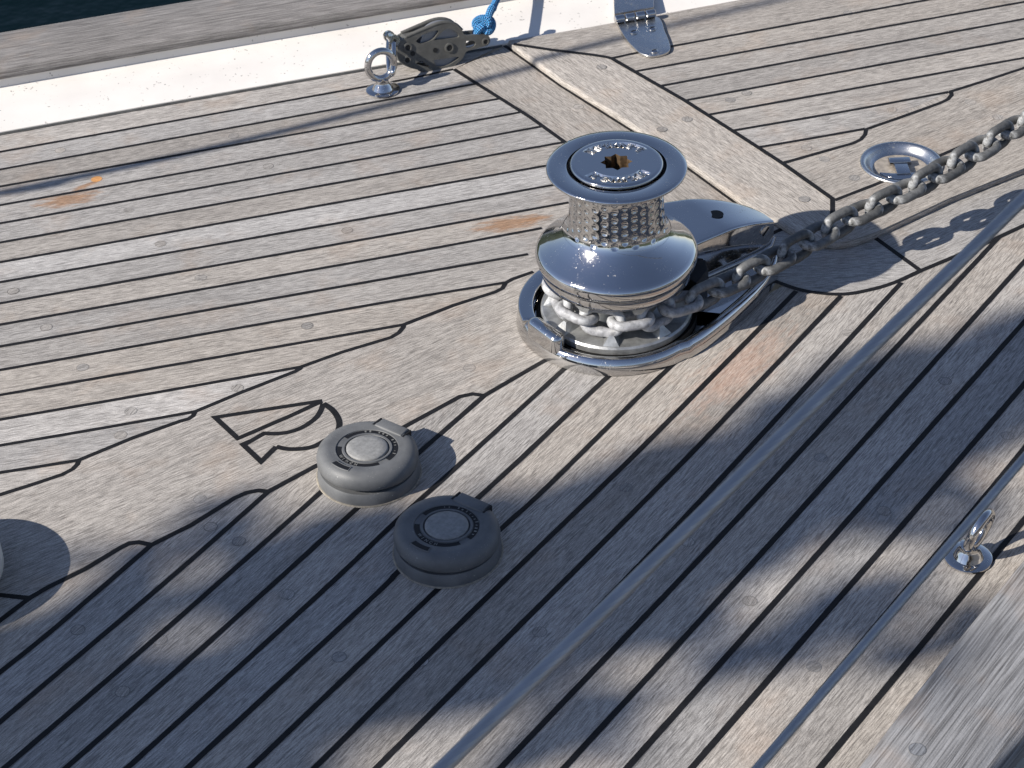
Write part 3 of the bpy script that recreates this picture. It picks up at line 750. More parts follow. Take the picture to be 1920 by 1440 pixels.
# dimpled barrel
bar = MB(); NU, NZ = 456, 84; rows = []
cols = 30
for j in range(NZ+1):
    z = 0.1135+(0.1795-0.1135)*j/NZ
    t = (z-0.1135)/(0.066)
    r0 = 0.0475+0.0085*math.exp(-t*7.0)+0.0035*max(0, (t-0.72)/0.28)**2
    row = []
    for k in range(NU):
        a = 2*math.pi*k/NU; d = 0
        cpos = a/(2*math.pi)*cols
        for cc in (math.floor(cpos), math.floor(cpos)+1):
            du = (cpos-cc)*2*math.pi*0.048/cols; st = 0.0049 if cc % 2 else 0.0
            for rr in range(0, 7):
                zc = 0.1235+st+rr*0.0098
                if zc > 0.178: continue
                q = (du*du+(z-zc)**2)/(0.0036**2)
                if q < 1: d = max(d, (1-q)**0.8*0.0011)
                elif q < 1.35: d = min(d, -0.00014*(1-(abs(q-1.15)/0.2)))
        row.append(Vector(((r0-d)*math.cos(a), (r0-d)*math.sin(a), z)))
    rows.append(row)
bar.grid(rows, close_v=True); bar.build('drum_barrel', M_steel, wl, smooth=180)
fg = MB(); fg.lathe([(0.0500, 0.1790), (0.0560, 0.1795), (0.0640, 0.1815), (0.0690, 0.1840), (0.0704, 0.1858), (0.0704, 0.1868), (0.0696, 0.1880), (0.0660, 0.1884), (0.0515, 0.1892), (0.0500, 0.1885), (0.0496, 0.180)], n=128)
fg.build('drum_flange', M_steel, wl, smooth=50)
gpm = MB(); gpm.lathe([(0.0498, 0.1825), (0.040, 0.1825)], n=64); gpm.build('dark_gap_ring', M_gap, wl)  # black ring stands in for the shade in the gap round the cap
# cap with star socket and two lettered recesses
cp = MB(); NT, RC = 288, 0.0470
def star(a): 
    f = (a/(2*math.pi)*8) % 1.0; f = abs(f-0.5)*2
    ro, ri = 0.0160, 0.0122; h = math.pi/8; th = (1-f)*h
    # straight edge between (ro,0) and (ri,h)
    x1, y1, x2, y2 = ro, 0, ri*math.cos(h), ri*math.sin(h)
    den = math.sin(th)*(x2-x1)-math.cos(th)*(y2-y1)
    return (y1*(x2-x1)-x1*(y2-y1))/den if abs(den) > 1e-9 else ro
def win(r, a):
    d = min(abs((a-math.pi/2+math.pi) % (2*math.pi)-math.pi), abs((a+math.pi/2+math.pi) % (2*math.pi)-math.pi))
    def ss(x, e): return max(0, min(1, x/e))
    return ss(R(55)-d, R(2.5))*ss(r-0.0275, 0.0011)*ss(0.0400-r, 0.0011)
rs_ = [0.018, 0.022, 0.026, 0.0274, 0.0280, 0.0287, 0.032, 0.036, 0.0388, 0.0394, 0.0401, 0.042, 0.0445]
ZC = 0.1922
rows = []
st_ = [star(2*math.pi*k/NT) for k in range(NT)]
for rr in [0]+rs_:
    row = []
    for k in range(NT):
        a = 2*math.pi*k/NT; r = st_[k] if rr == 0 else rr
        row.append(Vector((r*math.cos(a), r*math.sin(a), ZC-(0.0024*win(r, a) if rr else 0))))
    rows.append(row)
for r, z in ((0.0458, ZC-0.0006), (0.0466, ZC-0.0018), (0.0468, ZC-0.005), (0.0468, ZC-0.012)):
    rows.append([Vector((r*math.cos(2*math.pi*k/NT), r*math.sin(2*math.pi*k/NT), z)) for k in range(NT)])
cp.grid(rows, close_v=True); capo = cp.build('drum_cap', M_steel, wl, smooth=40)
sk = MB(); 
def sring(s, z): return [Vector((st_[k]*s*math.cos(2*math.pi*k/NT), st_[k]*s*math.sin(2*math.pi*k/NT), z)) for k in range(NT)]
sk.grid([sring(0.96, ZC-0.022), sring(0.985, ZC-0.001), sring(1.0, ZC)], close_v=True); sk.poly(sring(0.96, ZC-0.022)); sk.build('star_socket', M_bronze, capo, smooth=30)
def letters(txt, size, ext_):
    out = []
    for chh in txt:
        cu = bpy.data.curves.new('glyph', 'FONT'); cu.body = chh; cu.size = size; cu.extrude = ext_; cu.bevel_depth = size*0.02; cu.align_x = 'CENTER'
        oo = bpy.data.objects.new('glyph', cu); me = bpy.data.meshes.new_from_object(oo)
        out.append(([v.co.copy() for v in me.vertices], [tuple(p.vertices) for p in me.polygons]))
        bpy.data.objects.remove(oo); bpy.data.curves.remove(cu); bpy.data.meshes.remove(me)
    return out
def arc_text(mb, txt, size, ext_, rad, mid, step, z, sx=1.0, inward=False):
    gl = letters(txt, size, ext_)
    for i, (vs, fs) in enumerate(gl):
        a = mid+(i-(len(gl)-1)/2)*step
        Mx = Matrix.Rotation(a+math.pi/2, 4, 'Z')
        b = len(mb.v); c = Vector((rad*math.cos(a), rad*math.sin(a), z))
        for v in vs: mb.v.append(tuple(c+Mx @ Vector((v.x*sx, v.y, v.z))))
        for f in fs: mb.face([b+k for k in f])
lt = MB()
arc_text(lt, 'LEWMAR', 0.0108, 0.0014, 0.0375, R(-90), R(17), ZC-0.0016, 1.0); lt.build('lettering', M_steel_worn, capo, smooth=30); lt = MB()
arc_text(lt, 'LEWMAR', 0.0108, 0.0014, 0.0375, R(90), R(17), ZC-0.0016, 1.0)
lt.build('lettering', M_steel_worn, capo, smooth=30)
# hood over the chain pipe
hd = MB(); rows = []
ol = outline(6.0)
def yback(x):
    c = [p for p in ol if p.y > 4]
    c.sort(key=lambda p: p.x)
    for i in range(len(c)-1):
        if c[i].x <= x <= c[i+1].x: t = (x-c[i].x)/max(c[i+1].x-c[i].x, 1e-6); return c[i].y+(c[i+1].y-c[i].y)*t
    return 10
def hood_h(x, y):
    h = 0.0640 if x < 140 else 0.0640-0.013*((x-140)/62)**1.6
    return h+0.00004*y
xs = [44+4*k for k in range(41)]
for x in xs:
    yw = math.sqrt(max(88.0**2-x*x, 0)) if x < 88 else -11
    if x >= 84: yw = -11 if x >= 88 else min(yw, 26)
    yb = max(yback(x), yw+4); rdy = min(7.0, (yb-yw)*0.3)
    row = [B2(x, yw, 0.015)]
    for k in range(6):
        a = math.pi/2*k/5; row.append(B2(x, yw+3.0*(1-math.cos(a)), hood_h(x, yw)-0.003+0.003*math.sin(a)))
    for k in range(1, 8): y = yw+3+(yb-rdy*1.6-yw-3)*k/7; row.append(B2(x, y, hood_h(x, y)))
    zt = hood_h(x, yb)
    for k in range(1, 7):
        a = math.pi/2*k/6; row.append(B2(x, yb-rdy*1.6+rdy*1.6*math.sin(a), zt-0.018*(1-math.cos(a))))
    row.append(B2(x, yb+1.5, 0.016)); rows.append(row)
hd.grid(rows); hd.poly(rows[-1]); hd.poly(rows[0][::-1])
hood = hd.build('chain_hood', M_steel, wl, smooth=32, recalc=True)
hh = MB(); hh.lathe([(0.0082, hood_h(148, 20)+0.0004), (0.0001, hood_h(148, 20)+0.0004)], c=B2(148, 20), n=28); hh.build('hood_hole', M_gap, hood, smooth=0)
MR = Matrix.Rotation(BO, 4, 'Z') @ Matrix.Rotation(R(90), 4, 'X')
s = MB(); s.lathe([(0.0066, 0.0), (0.0064, 0.0012), (0.0050, 0.0018), (0.0001, 0.0020)], c=B2(191, -10.9, 0.0425), n=28, M=MR); scw = s.build('screw', M_steel_worn, hood)
g = MB(); c = B2(191, -13.1, 0.0425); d = B2(4.2, 0, 0.0042); e = B2(-0.8, 0, 0.0008); g.poly([c-d-e, c+d-e, c+d+e, c-d+e]); g.build('slot', M_gap, scw)
# flared mouth rim of the hood wall and the black stripper
fr = MB(); fr.tube([B2(112, -12.5, 0.0168), B2(150, -12.8, 0.0172), B2(185, -13.2, 0.0178), B2(200, -12.8, 0.021), B2(206, -11.5, 0.030)], [0.0016, 0.002, 0.0024, 0.0022, 0.0015], 12)
fr.build('mouth_rim', M_steel, hood, smooth=60)
stp = MB(); stp.prism([tuple(B2(x, y).xy) for x, y in ((72, -42), (98, -30), (108, -13), (90, 2), (70, -10))], 0.0152, 0.040, 0.002); stp.build('chain_stripper', M_label, wl, smooth=40)

# ------------------------------------------------------------------ chain
def W(x, y, z): v = B2(x, y, z); return Vector((DX.x+v.x, DX.y+v.y, z))
pth = [W(1500, 20, 0.150), W(1100, 0, 0.125), W(780, -25, 0.100), W(640, -44, 0.087), W(504, -60, 0.079), W(366, -73, 0.072), W(253, -70, 0.062), W(179, -70, 0.0535), W(122, -69, 0.0465), W(69, -67, 0.0425), W(28, -64.5, 0.041)]
RG = 62.5
a0 = math.atan2(-64.5, 28)
for k in range(1, 30):
    a = a0-R(6.5)*k
    pth.append(W(RG*math.cos(a), RG*math.sin(a), 0.0415))
pth = smooth(pth, 8)
cum = [0]
for i in range(1, len(pth)): cum.append(cum[-1]+(pth[i]-pth[i-1]).length)
def at(s):
    s = max(0, min(s, cum[-1]-1e-5)); i = int(np.searchsorted(cum, s))-1; i = max(0, min(i, len(pth)-2))
    t = (s-cum[i])/max(cum[i+1]-cum[i], 1e-9); return pth[i].lerp(pth[i+1], t)
def link_mesh():
    hw, hs, r = 0.0122, 0.0078, 0.0051; P = []; Rr = []
    nst = 6; na = 12
    for k in range(nst): P.append(Vector((-hs+2*hs*k/nst, -hw, 0)))
    for k in range(na): a = -math.pi/2+math.pi*k/na; P.append(Vector((hs+hw*math.cos(a), hw*math.sin(a), 0)))
    for k in range(nst): P.append(Vector((hs-2*hs*k/nst, hw, 0)))
    for k in range(na): a = math.pi/2+math.pi*k/na; P.append(Vector((-hs+hw*math.cos(a), hw*math.sin(a), 0)))
    for p in P: Rr.append(r*(1.0+(0.09 if (abs(p.x) < 0.0028 and p.y < 0) else 0)+0.02*noise.noise(p*300)))
    mb = MB(); mb.tube(P, Rr, 14, closed=True, up=Vector((0, 0, 1))); return mb
chain = empty('anchor_chain', W(366, -73, 0.0), 0, 'galvanised anchor chain running from the right edge and round the windlass gypsy', 'chain')
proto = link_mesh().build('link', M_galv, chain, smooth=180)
pit = 0.0302
# phase: an upright link centred near pixel (1739, 337)
s0 = min(np.arange(0, cum[-1], 0.001), key=lambda s: (at(s)-W(364, -73, 0.072)).length)
k0 = -int(s0/pit)
nl = int((cum[-1]-s0)/pit)
fst = True
for k in range(k0, nl):
    s = s0+k*pit; a, b = at(s-pit*0.46), at(s+pit*0.46); c = (a+b)/2
    x = (b-a).normalized(); up = Vector((0, 0, 1)); side = up.cross(x).normalized(); up = x.cross(side)
    rot = (R(90) if k % 2 == 0 else 0)+R(6)*math.sin(k*2.3)
    on_g = s > cum[-1]-0.20
    if on_g: rot += R(14)
    y = side*math.cos(rot)+up*math.sin(rot); z = x.cross(y)
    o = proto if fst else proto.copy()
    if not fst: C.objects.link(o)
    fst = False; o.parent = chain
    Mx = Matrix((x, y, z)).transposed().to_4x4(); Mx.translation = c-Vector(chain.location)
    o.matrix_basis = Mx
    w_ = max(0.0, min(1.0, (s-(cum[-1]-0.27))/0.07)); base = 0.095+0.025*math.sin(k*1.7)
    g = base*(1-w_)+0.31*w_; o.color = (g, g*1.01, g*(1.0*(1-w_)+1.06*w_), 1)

# ------------------------------------------------------------------ foot switches
M_button = plain('dusty_rubber_button', (0.215, 0.215, 0.21), 0.6, spec=0.35, var=0.22, vscale=260)
M_seal = plain('dirty_sealant', (0.23, 0.205, 0.165), 0.8, var=0.4, vscale=200)
def foot_switch(px, py, label, tilt):
    p = U(px, py); e = empty('foot_switch', (p.x, p.y, 0.0008), 0, label, 'foot switch', 'foot switches on the deck')
    mb = MB(); mb.lathe([(0.0490, 0), (0.0490, 0.004), (0.0478, 0.0095), (0.0465, 0.0118), (0.040, 0.012)], n=96); mb.build('base_ring', M_rubber, e, smooth=45)
    # hinge axis at the far right rim
    ha = R(54); hx, hy = 0.044*math.cos(ha), 0.044*math.sin(ha)
    ax = Vector((-math.sin(ha), math.cos(ha), 0))
    Mt = Matrix.Translation((hx, hy, 0.013)) @ Matrix.Rotation(tilt, 4, ax) @ Matrix.Translation((-hx, -hy, -0.013))
    cv = MB(); cv.lathe([(0.041, 0.0125), (0.0470, 0.0122), (0.0482, 0.0140), (0.0485, 0.0190), (0.0475, 0.0235), (0.0445, 0.0272), (0.0400, 0.0291), (0.0360, 0.0290), (0.0320, 0.0282), (0.0300, 0.0281), (0.0296, 0.0271), (0.0240, 0.0270), (0.0236, 0.0283), (0.0216, 0.0283), (0.0210, 0.0268), (0.0204, 0.0262), (0.0001, 0.0262)], n=96)
    cover = cv.build('cover', M_rubber, e, smooth=40); cover.matrix_basis = Mt
    bt = MB(); bt.lathe([(0.0199, 0.0263), (0.0198, 0.0284), (0.0188, 0.0293), (0.0120, 0.0298), (0.0001, 0.0299)], n=72); bt.build('button', M_button, cover, smooth=50)
    sg = MB(); sg.lathe([(0.0489, 0.0004), (0.0500, 0.0003), (0.0507, -0.0004)], n=72); sg.build('sealant_bead', M_seal, e)
    tb = MB(); c = Vector((0.0405*math.cos(ha), 0.0405*math.sin(ha), 0)); er = Vector((math.cos(ha), math.sin(ha), 0)); et = Vector((-er.y, er.x, 0))
    q = [c-er*0.0090-et*0.0160, c+er*0.0050-et*0.0160, c+er*0.0050+et*0.0160, c-er*0.0090+et*0.0160]
    tb.prism([(v.x, v.y) for v in q], 0.014, 0.0303, 0.0022); t = tb.build('hinge_tab', M_rubber, cover, smooth=45)
    for s_ in (-1, 1):
        gapm = MB()
        q = [c-er*0.0085+et*s_*0.0166, c+er*0.0045+et*s_*0.0166, c+er*0.0045+et*s_*0.0184, c-er*0.0085+et*s_*0.0188]
        gapm.prism([(v.x, v.y) for v in q], 0.012, 0.0292)
        gapm.build('hinge_gap', M_label, cover, smooth=0)
    lb = MB()
    for a0, a1 in ((R(-42), R(140)), (R(172), R(296))):
        for k in range(40):
            t0, t1 = a0+(a1-a0)*k/40, a0+(a1-a0)*(k+1)/40
            lb.poly([Vector((r*math.cos(t), r*math.sin(t), 0.02735)) for r, t in ((0.0245, t0), (0.0292, t0), (0.0292, t1), (0.0245, t1))])
    a = R(232)
    lb2 = [(0.0345, -0.24), (0.0345, 0.24), (0.0398, 0.24), (0.0398, -0.24)]
    for k in range(8):
        t0, t1 = a-R(13)+R(26)*k/8, a-R(13)+R(26)*(k+1)/8
        lb.poly([Vector((r*math.cos(t), r*math.sin(t), 0.02955)) for r, t in ((0.0352, t0), (0.0402, t0), (0.0402, t1), (0.0352, t1))])
    lo = lb.build('label_window', M_label, cover, smooth=0)
    fr_ = MB(); P = [(r, t) for r, t in [(0.0348, a-R(14.5))]+[(0.0408, a-R(14.5)+R(29)*k/6) for k in range(7)]+[(0.0348, a+R(14.5)-R(29)*k/6) for k in range(7)]]
    fr_.tube([Vector((r*math.cos(t), r*math.sin(t), 0.0292)) for r, t in P], 0.0006, 6, closed=True); fr_.build('label_frame', M_rubber, cover)
    tx = MB(); arc_text(tx, 'WINCH', 0.0044, 0.0001, 0.0284, R(228), R(10.5), 0.0276); tx.build('lettering', M_print, lo, smooth=0); tx = MB()
    rt = random.Random(int(px))
    for k in range(14):           # worn, unreadable print
        t0 = R(-30)+R(9.5)*k; 
        if rt.random() < 0.75:
            h_ = rt.uniform(0.0014, 0.003); t1 = t0+R(rt.uniform(1.2, 4)); r0 = 0.0255+rt.uniform(0, 0.0008)
            tx.poly([Vector((r*math.cos(t), r*math.sin(t), 0.0276)) for r, t in ((r0, t0), (r0+h_, t0), (r0+h_, t1), (r0, t1))])
    tx.build('worn_print', M_print, lo, smooth=0)
    return e
foot_switch(692, 888, 'sunlit grey rubber foot switch with hinged round cover beside the sail emblem', R(3.0))
foot_switch(840, 1033, 'shaded grey rubber foot switch with hinged round cover, nearer than the sunlit one', R(2.0))

# ------------------------------------------------------------------ pad eyes
def pad_eye(px, py, rz, label, z=0.0009, lean=0.0):
    p = U(px, py, 0); e = empty('pad_eye', (p.x, p.y, z), rz, label, 'pad eye', 'steel pad eyes bolted to the deck')
    mb = MB(); mb.lathe([(0.0215, 0), (0.0213, 0.0014), (0.0200, 0.0022), (0.0135, 0.0026), (0.0122, 0.0050), (0.0108, 0.0075), (0.0090, 0.010), (0.0078, 0.0125), (0.0085, 0.016), (0.004, 0.018)], n=56); mb.build('base_plate', M_steel, e, smooth=50)
    t = MB(); t.tube([Vector((0.0172*math.cos(a), 0, 0.0355+0.0190*math.sin(a))) for a in [2*math.pi*k/56 for k in range(56)]], 0.0045, 16, closed=True, up=Vector((0, 1, 0)))
    ro_ = t.build('ring', M_steel, e); ro_.location = (0, 0, 0.012*(1-math.cos(lean))); ro_.rotation_euler = (lean, 0, 0)
    return e
seam_a = dirang(U(0, 318), U(700, 192))
pe = pad_eye(718, 170, seam_a+R(4), 'steel ring pad eye on the far planks, shackled to the grey block')
pad_eye(1815, 1047, R(50), 'steel ring pad eye seen edge-on near the right rail under the wire', lean=R(11))

# ------------------------------------------------------------------ block, shackle, rope
bd = R(20)                                       # the block stands on edge, cheeks facing the viewer
bp = U(800, 132, 0.002); bx = Vector((math.cos(bd), math.sin(bd), 0)); bn = Vector((math.sin(bd), -math.cos(bd), 0.22)).normalized()
block = empty('rope_block', (bp.x, bp.y, 0), 0, 'grey skeletal sheave block lying on edge beside the cream strip', 'pulley block')
def bz(zx, zy): return UV_(640+zx*0.21875, zy*0.21875, bp, bn)-Vector(block.location)
outl = [(480, 405), (500, 365), (560, 318), (640, 285), (740, 240), (830, 207), (910, 196), (980, 215), (1035, 262), (1062, 300), (1150, 296), (1235, 291), (1268, 315), (1276, 352), (1252, 388), (1160, 415), (1075, 440), (1050, 485), (1000, 540), (920, 588), (820, 610), (700, 606), (580, 578), (510, 540), (480, 480)]
holes = [[(790, 347), (838, 300), (895, 250), (940, 250), (1000, 290), (1002, 322), (900, 335)], [(640, 352), (690, 305), (755, 274), (832, 262), (815, 305), (775, 345), (705, 372), (660, 370)],
         [(790, 515), (1003, 487), (960, 535), (895, 568), (820, 566)], [(640, 545), (690, 520), (760, 575), (700, 566)], [(1070, 352), (1130, 350), (1152, 372), (1135, 400), (1072, 410)]]
def cheek(dist, th):
    mb = MB(); o2 = smooth([bz(*q) for q in outl+outl[:1]], 3)[:-1]; hs = [smooth([bz(*q) for q in h+h[:1]], 3)[:-1] for h in holes]
    d0 = bn*dist; d1 = bn*(dist-th); d05 = bn*(dist-th*0.0)
    loops = [o2]+hs; flat = [p for l in loops for p in l]
    tr = tessellate_polygon(loops)
    for dd, fl_ in ((d0, False), (d1, True)):
        b = len(mb.v); mb.v += [tuple(p+dd) for p in flat]
        for t in tr: mb.face([b+i for i in (t if not fl_ else t[::-1])])
    for l in loops: mb.grid([[p+d0 for p in l], [p+d1 for p in l]], close_v=True)
    return mb
fc = cheek(0.0, 0.0045).build('cheek', M_nylon, block, smooth=30, recalc=True)
bc = cheek(-0.021, 0.0045).build('cheek', M_nylon, block, smooth=30, recalc=True)
for zx, zy, r in ((570, 408, 0.0062), (565, 515, 0.0056), (927, 410, 0.0066), (1237, 358, 0.0052)):
    c = bz(zx, zy); Mb = bn.to_track_quat('Z', 'Y').to_matrix().to_4x4()
    b = MB(); b.lathe([(r, -0.001), (r, 0.0010), (r*0.86, 0.0014), (r*0.60, 0.0012), (r*0.56, -0.0005)], c=c, n=28, M=Mb); bo = b.build('bolt', M_nylon, block, smooth=40)
    g = MB(); g.lathe([(r*0.58, 0.0004), (0.00005, 0.0004)], c=c, n=20, M=Mb); g.build('socket', M_gap, bo, smooth=0)
for zx, zy in ((612, 458), (805, 430)):
    c = bz(zx, zy); g = MB(); g.lathe([(0.0032, 0.0006), (0.00005, 0.0006)], c=c, n=18, M=bn.to_track_quat('Z', 'Y').to_matrix().to_4x4()); g.build('rivet_hole', M_gap, block, smooth=0)
sh = MB(); c = bz(880, 405)-bn*0.0125; Mb = bn.to_track_quat('Z', 'Y').to_matrix().to_4x4()
sh.lathe([(0.006, -0.0072), (0.031, -0.0072), (0.0315, -0.0055), (0.0255, 0.0), (0.0315, 0.0055), (0.031, 0.0072), (0.006, 0.0072)], c=c, n=72, M=Mb); sh.build('sheave', M_sheave, block, smooth=40)
hb = MB()                        # head and tail blocks joining the cheeks
q = [bz(*k) for k in ((478, 400), (560, 320), (650, 300), (640, 395), (625, 520), (600, 570), (510, 540), (480, 480))]
hb.grid([[p-bn*0.004 for p in q], [p-bn*0.0215 for p in q]], close_v=True); hb.cap([p-bn*0.004 for p in q]); hb.cap([p-bn*0.0215 for p in q][::-1])
tp = [bz(*k) for k in ((560, 318), (640, 283), (740, 240), (830, 205), (910, 194), (982, 214), (1036, 262))]

hb.build('head', M_nylon, block, smooth=30, recalc=True)
for k in range(2):
    st = MB(); off_ = -0.002 if k == 0 else -0.0228
    st.tube([p+bn*off_ for p in smooth(tp, 4)], 0.0026, 10); st.build('rim_strap', M_nylon, block)
# shackle
pz = pe.location
rc = Vector((pz.x, pz.y, pz.z+0.0355)); rdir = Vector((math.cos(seam_a+R(4)), math.sin(seam_a+R(4)), 0)); rn = Vector((-rdir.y, rdir.x, 0))
att = Vector(block.location)+bz(455, 345)-bn*0.0125
shk = empty('shackle', (rc.x, rc.y, 0), 0, 'polished bow shackle joining the ring pad eye to the block', 'shackle')
bot = rc+rdir*0.0125-Vector((0, 0, 0.006)); top_ = att
legF = [top_+bn*0.0085, top_.lerp(bot, 0.3)-rn*0.0105, top_.lerp(bot, 0.65)-rn*0.0105, bot-rn*0.0075+Vector((0, 0, -0.004)), bot+Vector((-0.001, 0, -0.0085)), bot+rn*0.0075+Vector((0, 0, -0.004)), top_.lerp(bot, 0.65)+rn*0.0105, top_.lerp(bot, 0.3)+rn*0.0105, top_-bn*0.0085]
so3 = Vector(shk.location)
s = MB(); s.tube([p-so3 for p in smooth(legF, 7)], 0.0034, 12); s.build('bow', M_steel, shk)
s = MB(); s.tube([top_+bn*0.0150-so3, top_+bn*0.0140-so3, top_-bn*0.013-so3, top_-bn*0.0145-so3], [0.0055, 0.0058, 0.0058, 0.0055], 18); pin = s.build('pin', M_steel, shk, smooth=40)
s = MB(); s.lathe([(0.0024, 0.01515), (0.00005, 0.01515)], c=top_-so3, n=6, M=bn.to_track_quat('Z', 'Y').to_matrix().to_4x4()); s.build('pin_socket', M_gap, pin, smooth=0)
lug = MB(); 
for sg in (1, -1):
    lug.tube([top_+bn*(sg*0.0115+0.0025)-so3, top_+bn*(sg*0.0115-0.0025)-so3], 0.0072, 16)
lug.build('lug', M_steel, shk, smooth=40)
# rope with stopper knot
tail = Vector(block.location)+bz(1180, 292)-bn*0.010
ku = Vector((0.25, 0.25, 0.93)).normalized(); k1 = bx; k2 = ku.cross(k1).normalized()
kc = UV_(906, 49, tail, bn)
def rope_tube(path, r, n=24):
    mb = MB(); P = smooth(path, 8); P = resample(P, max(8, int(sum((P[i+1]-P[i]).length for i in range(len(P)-1))/0.0007))); rows = []; uvs = []; nv = None; s = 0
    for i in range(len(P)):
        a = P[max(i-1, 0)]; b = P[min(i+1, len(P)-1)]; t = (b-a).normalized()
        if i: s += (P[i]-P[i-1]).length
        if nv is None: nv = t.cross(Vector((0.3, 1, 0.1))).normalized()
        else: nv = (nv-t*nv.dot(t)).normalized()
        bv = t.cross(nv); rw = []; ur = []
        for k in range(n+1):
            a_ = 2*math.pi*k/n; ripple = 1+0.10*math.sin(s*1500+a_*3)*math.sin(s*1500-a_*3)
            rw.append(P[i]+(nv*math.cos(a_)+bv*math.sin(a_))*r*ripple); ur.append((s, k/n))
        rows.append(rw); uvs.append(ur)
    mb.grid(rows, uvs=uvs); mb.poly(rows[0][:-1][::-1]); mb.poly(rows[-1][:-1]); return mb
kn_path = []
for k in range(30):              # overhand knot: a loose trefoil
    t = 2*math.pi*k/30*1.0+0.4
    a_ = 2*t; rr = 0.0058+0.0046*math.cos(3*t)
    kn_path.append(kc+k1*(rr*math.cos(a_)*1.25)+ku*(rr*math.sin(a_)*1.25)+k2*(0.0078*math.sin(3*t)))
kc = kc-ku*0.003
rope = [tail-ku*0.004, tail+ku*0.006] + kn_path + [kc+ku*0.013+k1*0.004, U(919, 24, 0.047), U(929, 4, 0.047), U(938, -22, 0.048), U(944, -60, 0.052), U(944, -110, 0.065), U(935, -180, 0.09), U(915, -300, 0.14), U(880, -480, 0.22)]
ro = rope_tube(rope, 0.0046).build('blue_rope', M_rope, None, smooth=180); tag(ro, 'bright blue braided rope knotted at the tail of the grey block', 'rope')
st = MB(); 
s2 = rope_tube([UV_(903, 45, kc, bn)+bn*.004, UV_(911, 36, kc, bn)+bn*.006, UV_(915, 22, kc, bn)+bn*0.006, UV_(921, 14, kc, bn)+bn*0.003, UV_(926, 16, kc, bn)], 0.0046); s2.build('rope_tail', M_rope, ro, smooth=180)

# ------------------------------------------------------------------ mushroom vent at the left edge
vp = Vector((U(-144, 1114).x, U(-144, 1114).y, 0))
vent = empty('deck_vent', (vp.x, vp.y, 0.001), 0, 'pale round deck ventilator cut off by the left edge of the photograph', 'ventilator')
v = MB(); v.lathe([(0.060, 0.0), (0.060, 0.006), (0.052, 0.008), (0.050, 0.012)], n=72); v.build('collar', M_steel_worn, vent, smooth=40)
v = MB()
for k in range(40):
    a = 2*math.pi*k/40; v.tube([(0.056*math.cos(a), 0.056*math.sin(a), 0.008), (0.056*math.cos(a), 0.056*math.sin(a), 0.020)], 0.0030, 6)
v.build('grille', M_steel_worn, vent)
v = MB(); v.lathe([(0.050, 0.019), (0.0735, 0.019), (0.0755, 0.0215), (0.0755, 0.034), (0.073, 0.040), (0.060, 0.045), (0.03, 0.048), (0.0001, 0.0485)], n=96)
v.build('dome', plain('cream_vent_shell', (0.55, 0.54, 0.50), 0.4, var=0.1), vent, smooth=45)

# ------------------------------------------------------------------ wires
def strand_wire(name, p0, p1, rad, label, n=7):
    mb = MB(); d = (p1-p0); L = d.length; d.normalize(); a = d.cross(Vector((0, 0, 1))).normalized(); b = d.cross(a)
    steps = int(L/0.003); nn = 84; rows = []
    for i in range(steps+1):
        s = L*i/steps; row = []
        for k in range(nn):
            t = 2*math.pi*k/nn; r = rad*(1-0.085*(0.5+0.5*math.cos(14*(t-s*42)))**2)
            row.append(p0+d*s+(a*math.cos(t)+b*math.sin(t))*r)
        rows.append(row)
    mb.grid(rows, close_v=True); return tag(mb.build(name, M_wire, None, smooth=180), label, 'wire')
def stretch(a, b, e0, e1): d = (b-a).normalized(); return a-d*e0, b+d*e1
a, b = stretch(U(838, 1432, 0.42), U(1908, 384, 0.52), 0.45, 0.9)
WIRE1 = (U(800, 1470, 0.417), U(1960, 334, 0.525))
strand_wire('guard_wire', a, b, 0.0043, 'thicker stranded steel wire crossing above the deck, blurred in the foreground')
a, b = stretch(U(1421, 1440, 0.31), U(1921, 858, 0.33), 0.4, 0.9)
WIRE2 = (U(1400, 1465, 0.31), U(1950, 824, 0.33))
strand_wire('guard_wire', a, b, 0.0031, 'thinner stranded steel wire passing close in front of the edge-on pad eye')

# ------------------------------------------------------------------ out of frame: lifeline and an added tree, both placed to cast the shade
ll = [U(x, y) for x, y in ((-60, 372), (0, 362), (350, 288), (700, 204), (1055, 110), (1300, 48), (1500, 0))]
ll = ext([p+SD*t_ for p, t_ in zip(ll, (1.25, 1.3, 1.4, 1.6, 1.95, 2.3, 2.6))], 1.2, 1.2)
mb = MB(); mb.tube(smooth(ll, 4), 0.0068, 12); tag(mb.build('lifeline', M_wire), 'covered lifeline strung above the far deck edge outside the picture', 'lifeline')

